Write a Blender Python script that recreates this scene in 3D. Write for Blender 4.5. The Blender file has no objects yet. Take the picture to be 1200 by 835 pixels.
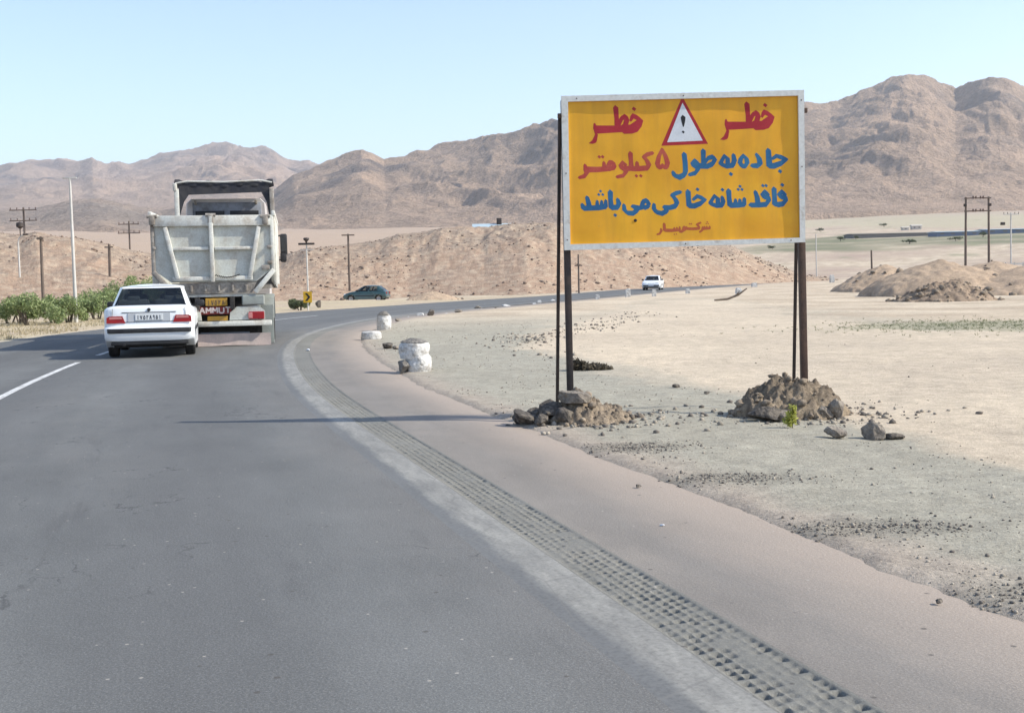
import bpy, bmesh, math, random
import numpy as np
from math import radians, sin, cos, tan, pi, atan2, hypot
from mathutils import Vector, Matrix

SC = bpy.context.scene
COL = SC.collection
random.seed(7)
RNG = np.random.default_rng(11)

# ------------------------------------------------------------------ camera
FPX, PITCH, ROLL, CAMH = 1400.0, radians(3.78), radians(1.2), 1.45
vF = np.array([0, cos(PITCH), -sin(PITCH)])
_r0 = np.array([1.0, 0, 0]); _u0 = np.array([0, sin(PITCH), cos(PITCH)])
vR = cos(ROLL) * _r0 - sin(ROLL) * _u0
vU = sin(ROLL) * _r0 + cos(ROLL) * _u0
cd = bpy.data.cameras.new('camera'); cam = bpy.data.objects.new('camera', cd); COL.objects.link(cam)
cd.sensor_width = 36; cd.lens = 42; cd.clip_start = 0.1; cd.clip_end = 40000
M = Matrix.Identity(4)
for i in range(3):
    M[i][0] = vR[i]; M[i][1] = vU[i]; M[i][2] = -vF[i]
M[2][3] = CAMH
cam.matrix_world = M
SC.camera = cam

# ------------------------------------------------------------------ light
SUN_EL, SUN_AZ = radians(38.0), radians(-7.0)       # azimuth of the sun from +X towards +Y
w = bpy.data.worlds.new('World'); SC.world = w; w.use_nodes = True
nt = w.node_tree; nt.nodes.clear()
sky = nt.nodes.new('ShaderNodeTexSky'); sky.sky_type = 'NISHITA'; sky.sun_disc = False
sky.sun_elevation = SUN_EL; sky.sun_rotation = pi / 2 - SUN_AZ
sky.altitude = 1200; sky.air_density = 1.0; sky.dust_density = 1.5; sky.ozone_density = 1.0
bg = nt.nodes.new('ShaderNodeBackground'); bg.inputs['Strength'].default_value = 0.15
wo = nt.nodes.new('ShaderNodeOutputWorld')
nt.links.new(sky.outputs[0], bg.inputs[0]); nt.links.new(bg.outputs[0], wo.inputs[0])
sl = bpy.data.lights.new('sun', 'SUN'); sl.energy = 3.6; sl.angle = radians(0.53); sl.color = (1.0, 0.945, 0.83)
so = bpy.data.objects.new('sun', sl); COL.objects.link(so)
sdir = Vector((cos(SUN_EL) * cos(SUN_AZ), cos(SUN_EL) * sin(SUN_AZ), sin(SUN_EL)))
so.rotation_euler = sdir.to_track_quat('Z', 'Y').to_euler()
so.location = (20, 0, 30)
SC.view_settings.view_transform = 'Standard'; SC.view_settings.look = 'None'
SC.view_settings.exposure = 0.9; SC.view_settings.gamma = 1
SC.view_settings.use_curve_mapping = False
SC.render.engine = 'CYCLES'
SC.cycles.use_denoising = True
SC.cycles.max_bounces = 6; SC.cycles.transparent_max_bounces = 12
SC.cycles.volume_bounces = 0
SC.render.film_transparent = False

# ------------------------------------------------------------------ helpers
def ray(px, py):
    return vF + vR * (px - 600) / FPX + vU * (417.5 - py) / FPX
def G(px, py, z=0.0):                                # point of the level z seen there in the photograph
    d = ray(px, py); t = (z - CAMH) / d[2]
    return np.array([d[0] * t, d[1] * t, z])
def W(px, py, Y):                                    # point at depth Y
    d = ray(px, py); t = Y / d[1]
    return np.array([d[0] * t, Y, CAMH + d[2] * t])
def proj(x, y, z):
    v = np.stack([x, y, z - CAMH], -1)
    dz = v @ vF
    return 600 + FPX * (v @ vR) / dz, 417.5 - FPX * (v @ vU) / dz, dz

def _hash(ix, iy, seed):
    n = (ix * 374761393 + iy * 668265263 + seed * 974634777) & 0xffffffff
    n = ((n ^ (n >> 13)) * 1274126177) & 0xffffffff
    return ((n ^ (n >> 16)) & 0xffffffff) / 4294967296.0
def perlin(x, y, seed=0):
    x = np.asarray(x, float); y = np.asarray(y, float)
    ix = np.floor(x).astype(np.int64); iy = np.floor(y).astype(np.int64)
    fx = x - ix; fy = y - iy
    def g(ax, ay):
        a = _hash(ix + ax, iy + ay, seed) * 2 * pi
        return np.cos(a) * (fx - ax) + np.sin(a) * (fy - ay)
    u = fx * fx * fx * (fx * (fx * 6 - 15) + 10); v = fy * fy * fy * (fy * (fy * 6 - 15) + 10)
    a = g(0, 0); b = g(1, 0); c = g(0, 1); d = g(1, 1)
    return 1.5 * ((a + (b - a) * u) + ((c + (d - c) * u) - (a + (b - a) * u)) * v)
def fbm(x, y, octv=4, seed=0, gain=0.5, ridged=False):
    s = 0; amp = 1; tot = 0; f = 1
    for o in range(octv):
        n = perlin(np.asarray(x) * f + 13.7 * o, np.asarray(y) * f - 7.1 * o, seed + o)
        if ridged: n = 1 - 2 * np.abs(n)
        s = s + amp * n; tot += amp; amp *= gain; f *= 2.03
    return s / tot
def sstep(a, b, x):
    t = np.clip((np.asarray(x, float) - a) / (b - a), 0, 1); return t * t * (3 - 2 * t)

def link(name, me, m=None, parent=None, smooth=None):
    o = bpy.data.objects.new(name, me); COL.objects.link(o)
    if m is not None: me.materials.append(m)
    if parent is not None: o.parent = parent
    if smooth:
        me.shade_smooth()
        if smooth is not True: me.set_sharp_from_angle(angle=radians(smooth))
    return o
def tag(o, label=None, cat=None, group=None, kind=None):
    if label: o['label'] = label
    if cat: o['category'] = cat
    if group: o['group'] = group
    if kind: o['kind'] = kind
    return o
def thing(name, label, cat, loc=(0, 0, 0), rz=0.0, group=None):
    o = bpy.data.objects.new(name, None); COL.objects.link(o)
    o.empty_display_size = 0.3
    o.location = loc; o.rotation_euler = (0, 0, rz)
    return tag(o, label, cat, group)
def copy_tree(o, parent=None):
    c = o.copy(); COL.objects.link(c)
    if parent is not None: c.parent = parent
    for ch in [k for k in bpy.data.objects if k.parent is o]:
        copy_tree(ch, c)
    return c

class MB:
    def __init__(s): s.bm = bmesh.new()
    def _tf(s, vs, loc, rot):
        mm = Matrix.Translation(loc) @ (rot if isinstance(rot, Matrix) else Matrix.Identity(4))
        for v in vs: v.co = mm @ v.co
    def box(s, c, size, rot=None, bev=0.0):
        hx, hy, hz = size[0] / 2, size[1] / 2, size[2] / 2
        tmp = bmesh.new()
        bmesh.ops.create_cube(tmp, size=1.0)
        for v in tmp.verts: v.co = Vector((v.co.x * size[0], v.co.y * size[1], v.co.z * size[2]))
        if bev > 0:
            bmesh.ops.bevel(tmp, geom=tmp.edges[:], offset=min(bev, min(size) * 0.45), segments=2, affect='EDGES', profile=0.5)
        s._tf(tmp.verts, c, rot); s._merge(tmp); return s
    def _merge(s, tmp):
        mp = {}
        for v in tmp.verts: mp[v] = s.bm.verts.new(v.co)
        for f in tmp.faces:
            try: s.bm.faces.new([mp[v] for v in f.verts])
            except ValueError: pass
        tmp.free()
    def bar(s, p0, p1, wx, wz=None, up=(0, 0, 1), bev=0.0):
        p0 = Vector(p0); p1 = Vector(p1); d = p1 - p0; L = d.length; d.normalize()
        u = Vector(up)
        if abs(d.dot(u)) > 0.98: u = Vector((0, 1, 0))
        x = d.cross(u).normalized(); z = x.cross(d).normalized()
        r = Matrix((x, d, z)).transposed().to_4x4()
        return s.box((p0 + p1) / 2, (wx, L, wz or wx), r, bev)
    def tube(s, pts, rads, seg=8, cap=True):
        pts = [Vector(p) for p in pts]
        if not hasattr(rads, '__len__'): rads = [rads] * len(pts)
        rings = []; prev = None
        for i, p in enumerate(pts):
            d = (pts[min(i + 1, len(pts) - 1)] - pts[max(i - 1, 0)]).normalized()
            if prev is None:
                a = Vector((0, 0, 1)) if abs(d.z) < 0.9 else Vector((1, 0, 0))
                x = d.cross(a).normalized()
            else:
                x = (prev - d * prev.dot(d)).normalized()
            prev = x; y = d.cross(x)
            rings.append([s.bm.verts.new(p + (x * cos(2 * pi * k / seg) + y * sin(2 * pi * k / seg)) * rads[i]) for k in range(seg)])
        for a, b in zip(rings, rings[1:]):
            for k in range(seg):
                s.bm.faces.new((a[k], a[(k + 1) % seg], b[(k + 1) % seg], b[k]))
        if cap:
            s.bm.faces.new(rings[0][::-1]); s.bm.faces.new(rings[-1])
        return s
    def lathe(s, prof, axis='x', c=(0, 0, 0), seg=24):
        c = Vector(c); rings = []
        for (r, h) in prof:
            ring = []
            for k in range(seg):
                a = 2 * pi * k / seg
                if axis == 'x': v = Vector((h, r * cos(a), r * sin(a)))
                elif axis == 'y': v = Vector((r * cos(a), h, r * sin(a)))
                else: v = Vector((r * cos(a), r * sin(a), h))
                ring.append(s.bm.verts.new(c + v))
            rings.append(ring)
        for a, b in zip(rings, rings[1:]):
            for k in range(seg): s.bm.faces.new((a[k], a[(k + 1) % seg], b[(k + 1) % seg], b[k]))
        return s
    def loft(s, secs, closed=True, cap=True):
        rings = [[s.bm.verts.new(p) for p in sec] for sec in secs]
        n = len(rings[0])
        for a, b in zip(rings, rings[1:]):
            for k in range(n if closed else n - 1):
                s.bm.faces.new((a[k], a[(k + 1) % n], b[(k + 1) % n], b[k]))
        if cap and closed:
            s.bm.faces.new(rings[0][::-1]); s.bm.faces.new(rings[-1])
        return s
    def poly(s, pts):
        s.bm.faces.new([s.bm.verts.new(p) for p in pts]); return s
    def prism(s, outline, off):
        a = [s.bm.verts.new(p) for p in outline]; off = Vector(off)
        b = [s.bm.verts.new(Vector(p) + off) for p in outline]
        n = len(a)
        s.bm.faces.new(a); s.bm.faces.new(b[::-1])
        for k in range(n): s.bm.faces.new((a[k], b[k], b[(k + 1) % n], a[(k + 1) % n]))
        return s
    def build(s, name, m, parent=None, smooth=40, fix=True):
        if fix: bmesh.ops.recalc_face_normals(s.bm, faces=s.bm.faces[:])
        me = bpy.data.meshes.new(name); s.bm.to_mesh(me); s.bm.free()
        return link(name, me, m, parent, smooth)

def grid_mesh(name, V, nu, nv, m=None, wrap=False, cols=None, uv=None, kind=None, parent=None, smooth=True):
    V = np.asarray(V, np.float32).reshape(-1, 3)
    me = bpy.data.meshes.new(name)
    a = np.arange(nu * nv).reshape(nu, nv)
    if wrap: b = np.concatenate([a, a[:, :1]], 1)
    else: b = a
    q = np.stack([b[:-1, :-1], b[:-1, 1:], b[1:, 1:], b[1:, :-1]], -1).reshape(-1, 4)
    nf = len(q)
    me.vertices.add(len(V)); me.vertices.foreach_set('co', V.ravel())
    me.loops.add(nf * 4); me.loops.foreach_set('vertex_index', q.ravel().astype(np.int32))
    me.polygons.add(nf)
    me.polygons.foreach_set('loop_start', np.arange(0, nf * 4, 4, dtype=np.int32))
    me.update(calc_edges=True)
    if cols is not None:
        at = me.color_attributes.new('tint', 'FLOAT_COLOR', 'POINT')
        c = np.ones((len(V), 4), np.float32); c[:, :3] = cols
        at.data.foreach_set('color', c.ravel())
    if uv is not None:
        l = me.uv_layers.new(name='UVMap')
        l.data.foreach_set('uv', np.asarray(uv, np.float32)[q.ravel()].ravel())
    o = link(name, me, m, parent, smooth)
    if kind: o['kind'] = kind
    return o
def tri_mesh(name, V, F, m, parent=None, smooth=None, cols=None):
    V = np.asarray(V, np.float32); F = np.asarray(F, np.int32)
    k = F.shape[1]; nf = len(F)
    me = bpy.data.meshes.new(name)
    me.vertices.add(len(V)); me.vertices.foreach_set('co', V.ravel())
    me.loops.add(nf * k); me.loops.foreach_set('vertex_index', F.ravel())
    me.polygons.add(nf); me.polygons.foreach_set('loop_start', np.arange(0, nf * k, k, dtype=np.int32))
    me.update(calc_edges=True)
    if cols is not None:
        at = me.color_attributes.new('tint', 'FLOAT_COLOR', 'POINT')
        c = np.ones((len(V), 4), np.float32); c[:, :3] = cols
        at.data.foreach_set('color', c.ravel())
    return link(name, me, m, parent, smooth)

# ------------------------------------------------------------------ materials
class NT:
    def __init__(s, name):
        s.m = bpy.data.materials.new(name); s.m.use_nodes = True
        s.t = s.m.node_tree; s.t.nodes.clear()
        s.out = s.n('ShaderNodeOutputMaterial')
    def n(s, typ, **kw):
        x = s.t.nodes.new(typ)
        for k, v in kw.items():
            if k in x.inputs: x.inputs[k].default_value = v
            else: setattr(x, k, v)
        return x
    def l(s, a, b): s.t.links.new(a, b)
    def math(s, op, a, b=None):
        x = s.n('ShaderNodeMath', operation=op)
        for i, q in enumerate((a, b)):
            if q is None: continue
            if hasattr(q, 'is_output'): s.l(q, x.inputs[i])
            else: x.inputs[i].default_value = q
        return x.outputs[0]
    def noise(s, co, scale, detail=4, rough=0.55, dist=0.0):
        x = s.n('ShaderNodeTexNoise', Scale=scale, Detail=detail, Roughness=rough, Distortion=dist)
        s.l(co, x.inputs['Vector']); return x.outputs['Fac']
    def ramp(s, fac, stops):
        x = s.n('ShaderNodeValToRGB'); r = x.color_ramp
        while len(r.elements) < len(stops): r.elements.new(0.5)
        for e, (p, c) in zip(r.elements, stops):
            e.position = p; e.color = (c, c, c, 1) if not hasattr(c, '__len__') else (*c[:3], 1)
        s.l(fac, x.inputs[0]); return x.outputs[0]
    def mix(s, fac, a, b, mode='MIX'):
        x = s.n('ShaderNodeMix', data_type='RGBA', blend_type=mode)
        for i, q in ((0, fac), (6, a), (7, b)):
            if hasattr(q, 'is_output'): s.l(q, x.inputs[i])
            elif i == 0: x.inputs[i].default_value = q
            else: x.inputs[i].default_value = (*q[:3], 1)
        return x.outputs[2]
    def scaleco(s, co, sc):
        x = s.n('ShaderNodeMapping'); x.inputs['Scale'].default_value = sc
        s.l(co, x.inputs['Vector']); return x.outputs[0]
    def finish(s, col, rough=0.6, metal=0.0, bump=None, bstr=0.3, bdist=0.02, spec=0.5, **kw):
        p = s.n('ShaderNodeBsdfPrincipled')
        for nm, q in (('Base Color', col), ('Roughness', rough), ('Metallic', metal)):
            if hasattr(q, 'is_output'): s.l(q, p.inputs[nm])
            else: p.inputs[nm].default_value = (*q[:3], 1) if nm == 'Base Color' else q
        p.inputs['Specular IOR Level'].default_value = spec
        for k, v in kw.items(): p.inputs[k].default_value = v
        if bump is not None:
            b = s.n('ShaderNodeBump', Strength=bstr, Distance=bdist); s.l(bump, b.inputs['Height'])
            s.l(b.outputs[0], p.inputs['Normal'])
        s.l(p.outputs[0], s.out.inputs[0]); return s.m

def mat(name, c1, c2=None, scale=4.0, lo=0.4, hi=0.65, rough=0.6, metal=0.0, grain=0.08, gscale=60.0, bump=0.0, bscale=40.0, bdist=0.01, spec=0.4, **kw):
    """base colour with large worn patches (c2) and fine grain, in object space"""
    t = NT(name); co = t.n('ShaderNodeTexCoord').outputs['Object']
    col = c1
    if c2 is not None:
        f = t.ramp(t.noise(co, scale, 6, 0.65), [(lo, 0.0), (hi, 1.0)])
        col = t.mix(f, c1, c2)
    if grain:
        g = t.ramp(t.noise(co, gscale, 3, 0.6), [(0.25, 1 - grain * 2.2), (0.75, 1 + grain * 0.6)])
        col = t.mix(1.0, col, g, 'MULTIPLY')
    b = t.noise(co, bscale, 4, 0.6) if bump else None
    return t.finish(col, rough, metal, b, bump, bdist, spec, **kw)
# ------------------------------------------------------------------ road alignment (right edge line)
_ctl = [(20.3, -64), (14.6, -44), (8.9, -24), (4.6, -9.5), (1.92, 0), (0.73, 4.0), (-0.36, 7.64), (-1.0, 9.85), (-1.82, 12.6), (-2.55, 15.1),
        (-3.32, 18.3), (-4.30, 23.0), (-5.02, 27.2), (-5.55, 31.8), (-5.75, 37.0), (-5.45, 43.5), (-4.45, 49.5), (-2.6, 55.6), (1.0, 65.6),
        (5.6, 79.6), (12.0, 100.0), (27.0, 140.0), (44.1, 186.5), (70, 250), (120, 340), (200, 430)]
def catmull(P, n):
    P = np.array(P, float); out = []
    for i in range(len(P) - 1):
        p0 = P[max(i - 1, 0)]; p1 = P[i]; p2 = P[i + 1]; p3 = P[min(i + 2, len(P) - 1)]
        d = hypot(*(p2 - p1)); k = max(2, int(d / n))
        for t in np.arange(k) / k:
            out.append(0.5 * ((2 * p1) + (-p0 + p2) * t + (2 * p0 - 5 * p1 + 4 * p2 - p3) * t * t + (-p0 + 3 * p1 - 3 * p2 + p3) * t ** 3))
    out.append(P[-1]); return np.array(out)
RP = catmull(_ctl, 0.5)
for _ in range(30): RP[1:-1] = 0.25 * RP[:-2] + 0.5 * RP[1:-1] + 0.25 * RP[2:]
_seg = np.hypot(*np.diff(RP, axis=0).T); RS = np.concatenate([[0], np.cumsum(_seg)])
_s0 = RS[np.argmin(np.abs(RP[:, 1]))]; RS = RS - _s0                  # s = 0 beside the camera
_T = np.gradient(RP, axis=0); _T /= np.hypot(*_T.T)[:, None]
RN = np.stack([_T[:, 1], -_T[:, 0]], -1)                              # points to the right of the road
def road_at(s, d):
    s = np.asarray(s, float); d = np.asarray(d, float)
    x = np.interp(s, RS, RP[:, 0]) + d * np.interp(s, RS, RN[:, 0])
    y = np.interp(s, RS, RP[:, 1]) + d * np.interp(s, RS, RN[:, 1])
    return x, y
def heading(s):                                                       # z rotation of something driving along the road
    n = (np.interp(s, RS, RN[:, 0]), np.interp(s, RS, RN[:, 1]))
    return atan2(n[1], n[0])
def road_sd(x, y):
    x = np.asarray(x, float).ravel(); y = np.asarray(y, float).ravel()
    S = np.empty_like(x); D = np.empty_like(x)
    for a in range(0, len(x), 20000):
        X = x[a:a + 20000]; Y = y[a:a + 20000]
        P = RP[::3]; i = np.argmin((X[:, None] - P[:, 0]) ** 2 + (Y[:, None] - P[:, 1]) ** 2, 1) * 3
        dx = X - RP[i, 0]; dy = Y - RP[i, 1]
        D[a:a + 20000] = dx * RN[i, 0] + dy * RN[i, 1]
        S[a:a + 20000] = RS[i] + dx * -RN[i, 1] + dy * RN[i, 0]
    return S, D

def base_z(x, y):
    r = np.hypot(x, y)
    z = 0.050 * np.maximum(r - 230, 0) * sstep(230, 420, r)
    z = z + 0.00001 * np.maximum(r - 1500, 0) ** 1.9
    c = W(430, 352, 105)
    z = z + (c[2] - 0.02) * np.exp(-(((x - c[0]) / 16) ** 2 + ((y - c[1]) / 17) ** 2))
    return z
def corridor(S, D):
    n = 0.09 * perlin(S * 0.45, D * 0 + 3.1, 5) + 0.05 * perlin(S * 2.9, D * 0 + 1.1, 6) + 0.02 * perlin(S * 9, D * 0 + 1.1, 6)
    up = sstep(1.28 + n, 1.70 + n, D)
    lf = sstep(-7.75 + n, -8.3 + n, D)
    return np.maximum(up, lf)

# ------------------------------------------------------------------ road materials (UV = metres across, metres along)
def road_mat(name, c_lo, c_hi, dust, dustamt, wheel=True, rough=0.85, grain=1.0, crack=True, outer=None):
    t = NT(name); uv = t.n('ShaderNodeTexCoord').outputs['UV']
    big = t.noise(t.scaleco(uv, (0.9, 0.10, 1)), 1.0, 5, 0.6)
    col = t.mix(t.ramp(big, [(0.3, 0), (0.7, 1)]), c_lo, c_hi)
    mott = t.noise(t.scaleco(uv, (1.6, 0.7, 1)), 1.0, 5, 0.6)
    col = t.mix(1.0, col, t.ramp(mott, [(0.3, 0.86), (0.7, 1.10)]), 'MULTIPLY')
    stains = t.ramp(t.noise(t.scaleco(uv, (0.5, 0.22, 1)), 1.0, 6, 0.7), [(0.52, 0), (0.72, 1)])
    col = t.mix(t.math('MULTIPLY', stains, dustamt), col, dust)
    if wheel:
        sx = t.n('ShaderNodeSeparateXYZ'); t.l(uv, sx.inputs[0])
        e = t.math('ADD', sx.outputs[0], t.math('MULTIPLY', t.math('SUBTRACT', t.noise(t.scaleco(uv, (1.0, 0.35, 1)), 1.0, 6, 0.7), 0.5), 1.6))
        col = t.mix(t.math('MULTIPLY', t.ramp(t.math('ADD', t.math('MULTIPLY', e, 0.5), 1.0), [(0.52, 0), (1.0, 1)]), 0.42), col, (0.235, 0.218, 0.197))
        oil = t.ramp(t.noise(t.scaleco(uv, (3.5, 0.5, 1)), 1.0, 4, 0.6), [(0.60, 0), (0.74, 1)])
        col = t.mix(t.math('MULTIPLY', oil, 0.45), col, (0.075, 0.073, 0.072))
    if wheel:
        sx = t.n('ShaderNodeSeparateXYZ'); t.l(uv, sx.inputs[0])
        ph = t.math('MULTIPLY', t.math('ADD', sx.outputs[0], 0.2), 2 * pi / 2.0)
        st = t.math('MULTIPLY', t.math('ADD', t.math('SINE', ph), 1.0), 0.5)
        wob = t.noise(t.scaleco(uv, (1.2, 0.06, 1)), 1.0, 3, 0.5)
        col = t.mix(t.math('MULTIPLY', t.math('MULTIPLY', st, wob), 0.85), col, (0.102, 0.101, 0.099))
    if outer:
        sx = t.n('ShaderNodeSeparateXYZ'); t.l(uv, sx.inputs[0])
        e = t.math('ADD', sx.outputs[0], t.math('MULTIPLY', t.noise(t.scaleco(uv, (1.5, 0.5, 1)), 1.0, 5, 0.65), 0.7))
        col = t.mix(t.ramp(t.math('MULTIPLY', e, 0.5), [(0.55, 0), (0.90, 1)]), col, outer)
    g1 = t.ramp(t.noise(uv, 95, 3, 0.75), [(0.25, 1 - 0.34 * grain), (0.5, 1), (0.8, 1 + 0.40 * grain)])
    col = t.mix(1.0, col, g1, 'MULTIPLY')
    g2 = t.n('ShaderNodeTexVoronoi', Scale=120); t.l(uv, g2.inputs['Vector'])
    col = t.mix(1.0, col, t.ramp(g2.outputs['Distance'], [(0.1, 1 + 0.35 * grain), (0.45, 1 - 0.12 * grain)]), 'MULTIPLY')
    for sc_, th, hi_ in ((11, .90, (.07, .062, .055)), (17, .93, (.36, .33, .29))):
        v = t.n('ShaderNodeTexVoronoi', Scale=sc_); t.l(uv, v.inputs['Vector'])
        q = t.n('ShaderNodeSeparateColor'); t.l(v.outputs['Color'], q.inputs[0])
        col = t.mix(t.math('MULTIPLY', t.ramp(v.outputs['Distance'], [(.10, .75), (.17, 0)]), t.ramp(q.outputs[0], [(th, 0), (th + .01, 1)])), col, hi_)
    if crack:
        wv = t.n('ShaderNodeTexVoronoi', feature='DISTANCE_TO_EDGE', Scale=1.0)
        off = t.n('ShaderNodeTexNoise', Scale=1.4, Detail=5); t.l(uv, off.inputs['Vector'])
        mx = t.n('ShaderNodeVectorMath', operation='MULTIPLY_ADD'); t.l(off.outputs['Color'], mx.inputs[0]); mx.inputs[1].default_value = (1.2, 1.2, 0); 
        t.l(t.scaleco(uv, (0.28, 0.16, 1)), mx.inputs[2]); t.l(mx.outputs[0], wv.inputs['Vector'])
        cr = t.ramp(wv.outputs['Distance'], [(0.0, 1), (0.006, 0)])
        col = t.mix(t.math('MULTIPLY', cr, t.ramp(mott, [(0.46, 0), (0.58, 0.8)])), col, (0.035, 0.034, 0.034))
    return t.finish(col, rough, 0, t.noise(uv, 55, 3, 0.65), 0.35, 0.01, 0.35)

m_asphalt = road_mat('asphalt', (0.115, 0.116, 0.112), (0.158, 0.159, 0.152), (0.205, 0.192, 0.175), 0.32)
m_shoulder = road_mat('dusty_shoulder_asphalt', (0.190, 0.172, 0.152), (0.240, 0.215, 0.187), (0.295, 0.256, 0.212), 0.75, False, grain=0.6, crack=False, outer=(0.335, 0.276, 0.225))
m_strip = road_mat('rumble_strip_asphalt', (0.150, 0.145, 0.128), (0.205, 0.199, 0.175), (0.25, 0.23, 0.195), 0.5, False, grain=0.5, crack=False)
def paint_mat(name, c, under, wear, soft=False):
    t = NT(name); uv = t.n('ShaderNodeTexCoord').outputs['UV']
    f = t.ramp(t.noise(t.scaleco(uv, (9, 2.2, 1)), 1.0, 7, 0.72), [(wear - 0.12, 0), (wear + 0.16, 1)])
    col = t.mix(f, under, c)
    if soft:
        sx = t.n('ShaderNodeSeparateXYZ'); t.l(uv, sx.inputs[0])
        e = t.math('ADD', sx.outputs[0], t.math('MULTIPLY', t.math('SUBTRACT', t.noise(t.scaleco(uv, (6, 1.6, 1)), 1.0, 6, 0.7), 0.5), 0.16))
        col = t.mix(t.ramp(t.math('ADD', t.math('MULTIPLY', e, 2.0), 0.5), [(0.17, 0), (0.30, 1)]), (0.134, 0.134, 0.129), col)
    col = t.mix(1.0, col, t.ramp(t.noise(uv, 42, 3, 0.7), [(0.25, 0.62), (0.5, 1.0), (0.75, 1.22)]), 'MULTIPLY')
    cv = t.n('ShaderNodeTexVoronoi', feature='DISTANCE_TO_EDGE', Scale=1.0); t.l(t.scaleco(uv, (3.0, 1.3, 1)), cv.inputs['Vector'])
    col = t.mix(t.ramp(cv.outputs['Distance'], [(0.0, .7), (0.016, 0)]), col, under)
    col = t.mix(1.0, col, t.ramp(t.noise(t.scaleco(uv, (1, 0.5, 1)), 1.0, 4, 0.6), [(0.3, 0.85), (0.7, 1.08)]), 'MULTIPLY')
    return t.finish(col, 0.75, 0, None)
m_edge = paint_mat('worn_edge_paint', (0.272, 0.262, 0.234), (0.165, 0.159, 0.145), 0.44, True)
m_dash = paint_mat('white_lane_paint', (0.60, 0.59, 0.57), (0.2, 0.19, 0.18), 0.36)

def road_strip(name, s, d, zf, m, **k):
    S, D = np.meshgrid(s, d, indexing='ij')
    x, y = road_at(S, D)
    z = zf(S, D) + base_z(x, y)
    o = grid_mesh(name, np.stack([x, y, z], -1), len(s), len(d), m, uv=np.stack([D, S], -1).reshape(-1, 2), **k)
    return o
S_END = RS[np.argmin(np.abs(RP[:, 1] - 238))]
s_all = np.concatenate([np.arange(-60, -4, 2.0), np.arange(-4, 70, 0.4), np.arange(70, S_END, 2.0)])
road_strip('road', s_all, np.array([-8.3, -7.6, -6, -4.05, -2, -1, -0.24]), lambda S, D: 0 * S, m_asphalt, kind='structure')
# ragged inner edge and slight unevenness of the old paint
def edge_d():
    return np.array([-0.24, -0.11, 0.03, 0.075])
s_e = np.concatenate([np.arange(-60, -4, 2.0), np.arange(-4, 45, 0.2), np.arange(45, 70, 0.4), np.arange(70, S_END, 2.0)])
def edge_strip():
    d = edge_d(); S, D = np.meshgrid(s_e, d, indexing='ij')
    D2 = D
    x, y = road_at(S, D2)
    grid_mesh('edge_line', np.stack([x, y, base_z(x, y)], -1), len(s_e), len(d), m_edge, uv=np.stack([D2, S], -1).reshape(-1, 2), kind='structure')
edge_strip()
def dash(s0, s1):
    s = np.linspace(s0, s1, 14); d = np.array([-4.04, -3.93])
    road_strip('lane_line', s, d, lambda S, D: 0 * S + 0.004, m_dash, kind='structure')
for k in range(-1, 3):
    dash(13.5 + 13.2 * k, 24.6 + 13.2 * k)

def strip_z(S, D):
    u = (D - 0.088) / 0.050; v = S / 0.066
    row = np.floor(u); v = v + 0.5 * (row % 2) + 0.45 * perlin(row * 3.7, S * 0.8, 8) + 0.2 * perlin(S * 5, D * 5, 8)
    cell = np.floor(v); rnd = _hash(row.astype(np.int64) + 50, cell.astype(np.int64) + 500, 3); rn2 = _hash(row.astype(np.int64) + 90, cell.astype(np.int64) + 900, 7)
    v = v + (rnd - .5) * 0.30
    wear = (0.45 + 0.8 * rn2) * np.clip(0.74 + 0.95 * perlin(S * 1.1, D * 5.5, 9) + 0.8 * perlin(S * 8, D * 9, 19), 0.05, 1.3)
    pit = np.clip(np.cos((u - row - 0.5) * pi) * 1.9 - 0.35, 0, 1) * np.clip(np.cos(((v % 1) - 0.5) * pi) * 2.0 - 0.75, 0, 1)
    inside = sstep(0.08, 0.10, D) * sstep(0.395, 0.385, D)
    return -0.017 * pit * wear * inside * sstep(24, 13, S) - 0.003 * inside + 0.0015 * perlin(S * 25, D * 25, 12)
road_strip('rumble_strip', np.arange(1.0, 28, 0.0105), np.linspace(0.075, 0.41, 44), strip_z, m_strip, kind='structure')
road_strip('rumble_strip', np.concatenate([np.arange(-60, 1.0, 1.0), [1.0]]), np.array([0.075, 0.41]), lambda S, D: 0 * S, m_strip, kind='structure')
road_strip('rumble_strip', np.concatenate([[27.99], np.arange(28.5, 60, 0.5)]), np.array([0.075, 0.41]), lambda S, D: 0 * S, m_strip, kind='structure')
road_strip('road_shoulder', s_all, np.array([0.41, 0.9, 1.2, 1.6, 2.0]), lambda S, D: -0.012 * sstep(1.3, 2.0, D) * 4, m_shoulder, kind='structure')

# ------------------------------------------------------------------ ground sheet
def inpoly(x, y, P):
    P = np.asarray(P); ins = np.zeros(x.shape, bool); j = len(P) - 1
    for i in range(len(P)):
        c = ((P[i, 1] > y) != (P[j, 1] > y)) & (x < (P[j, 0] - P[i, 0]) * (y - P[i, 1]) / (P[j, 1] - P[i, 1] + 1e-12) + P[i, 0])
        ins ^= c; j = i
    return ins
sand_poly = [G(*p)[:2] for p in [(612, 402), (650, 418), (720, 436), (800, 446), (905, 470), (1010, 500), (1100, 520), (1240, 560), (1500, 640), (1900, 640),
                                 (1900, 376), (1250, 380), (1080, 384), (960, 372), (860, 352), (790, 349), (700, 366), (640, 383)]]
patches = [  # dark crumbled asphalt on the gravel: centre pixel, half length, half depth
    ((745, 526), 0.50, 0.30), ((848, 563), 0.62, 0.26), ((1015, 621), 0.68, 0.24), ((1215, 702), 0.60, 0.26)]
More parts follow.
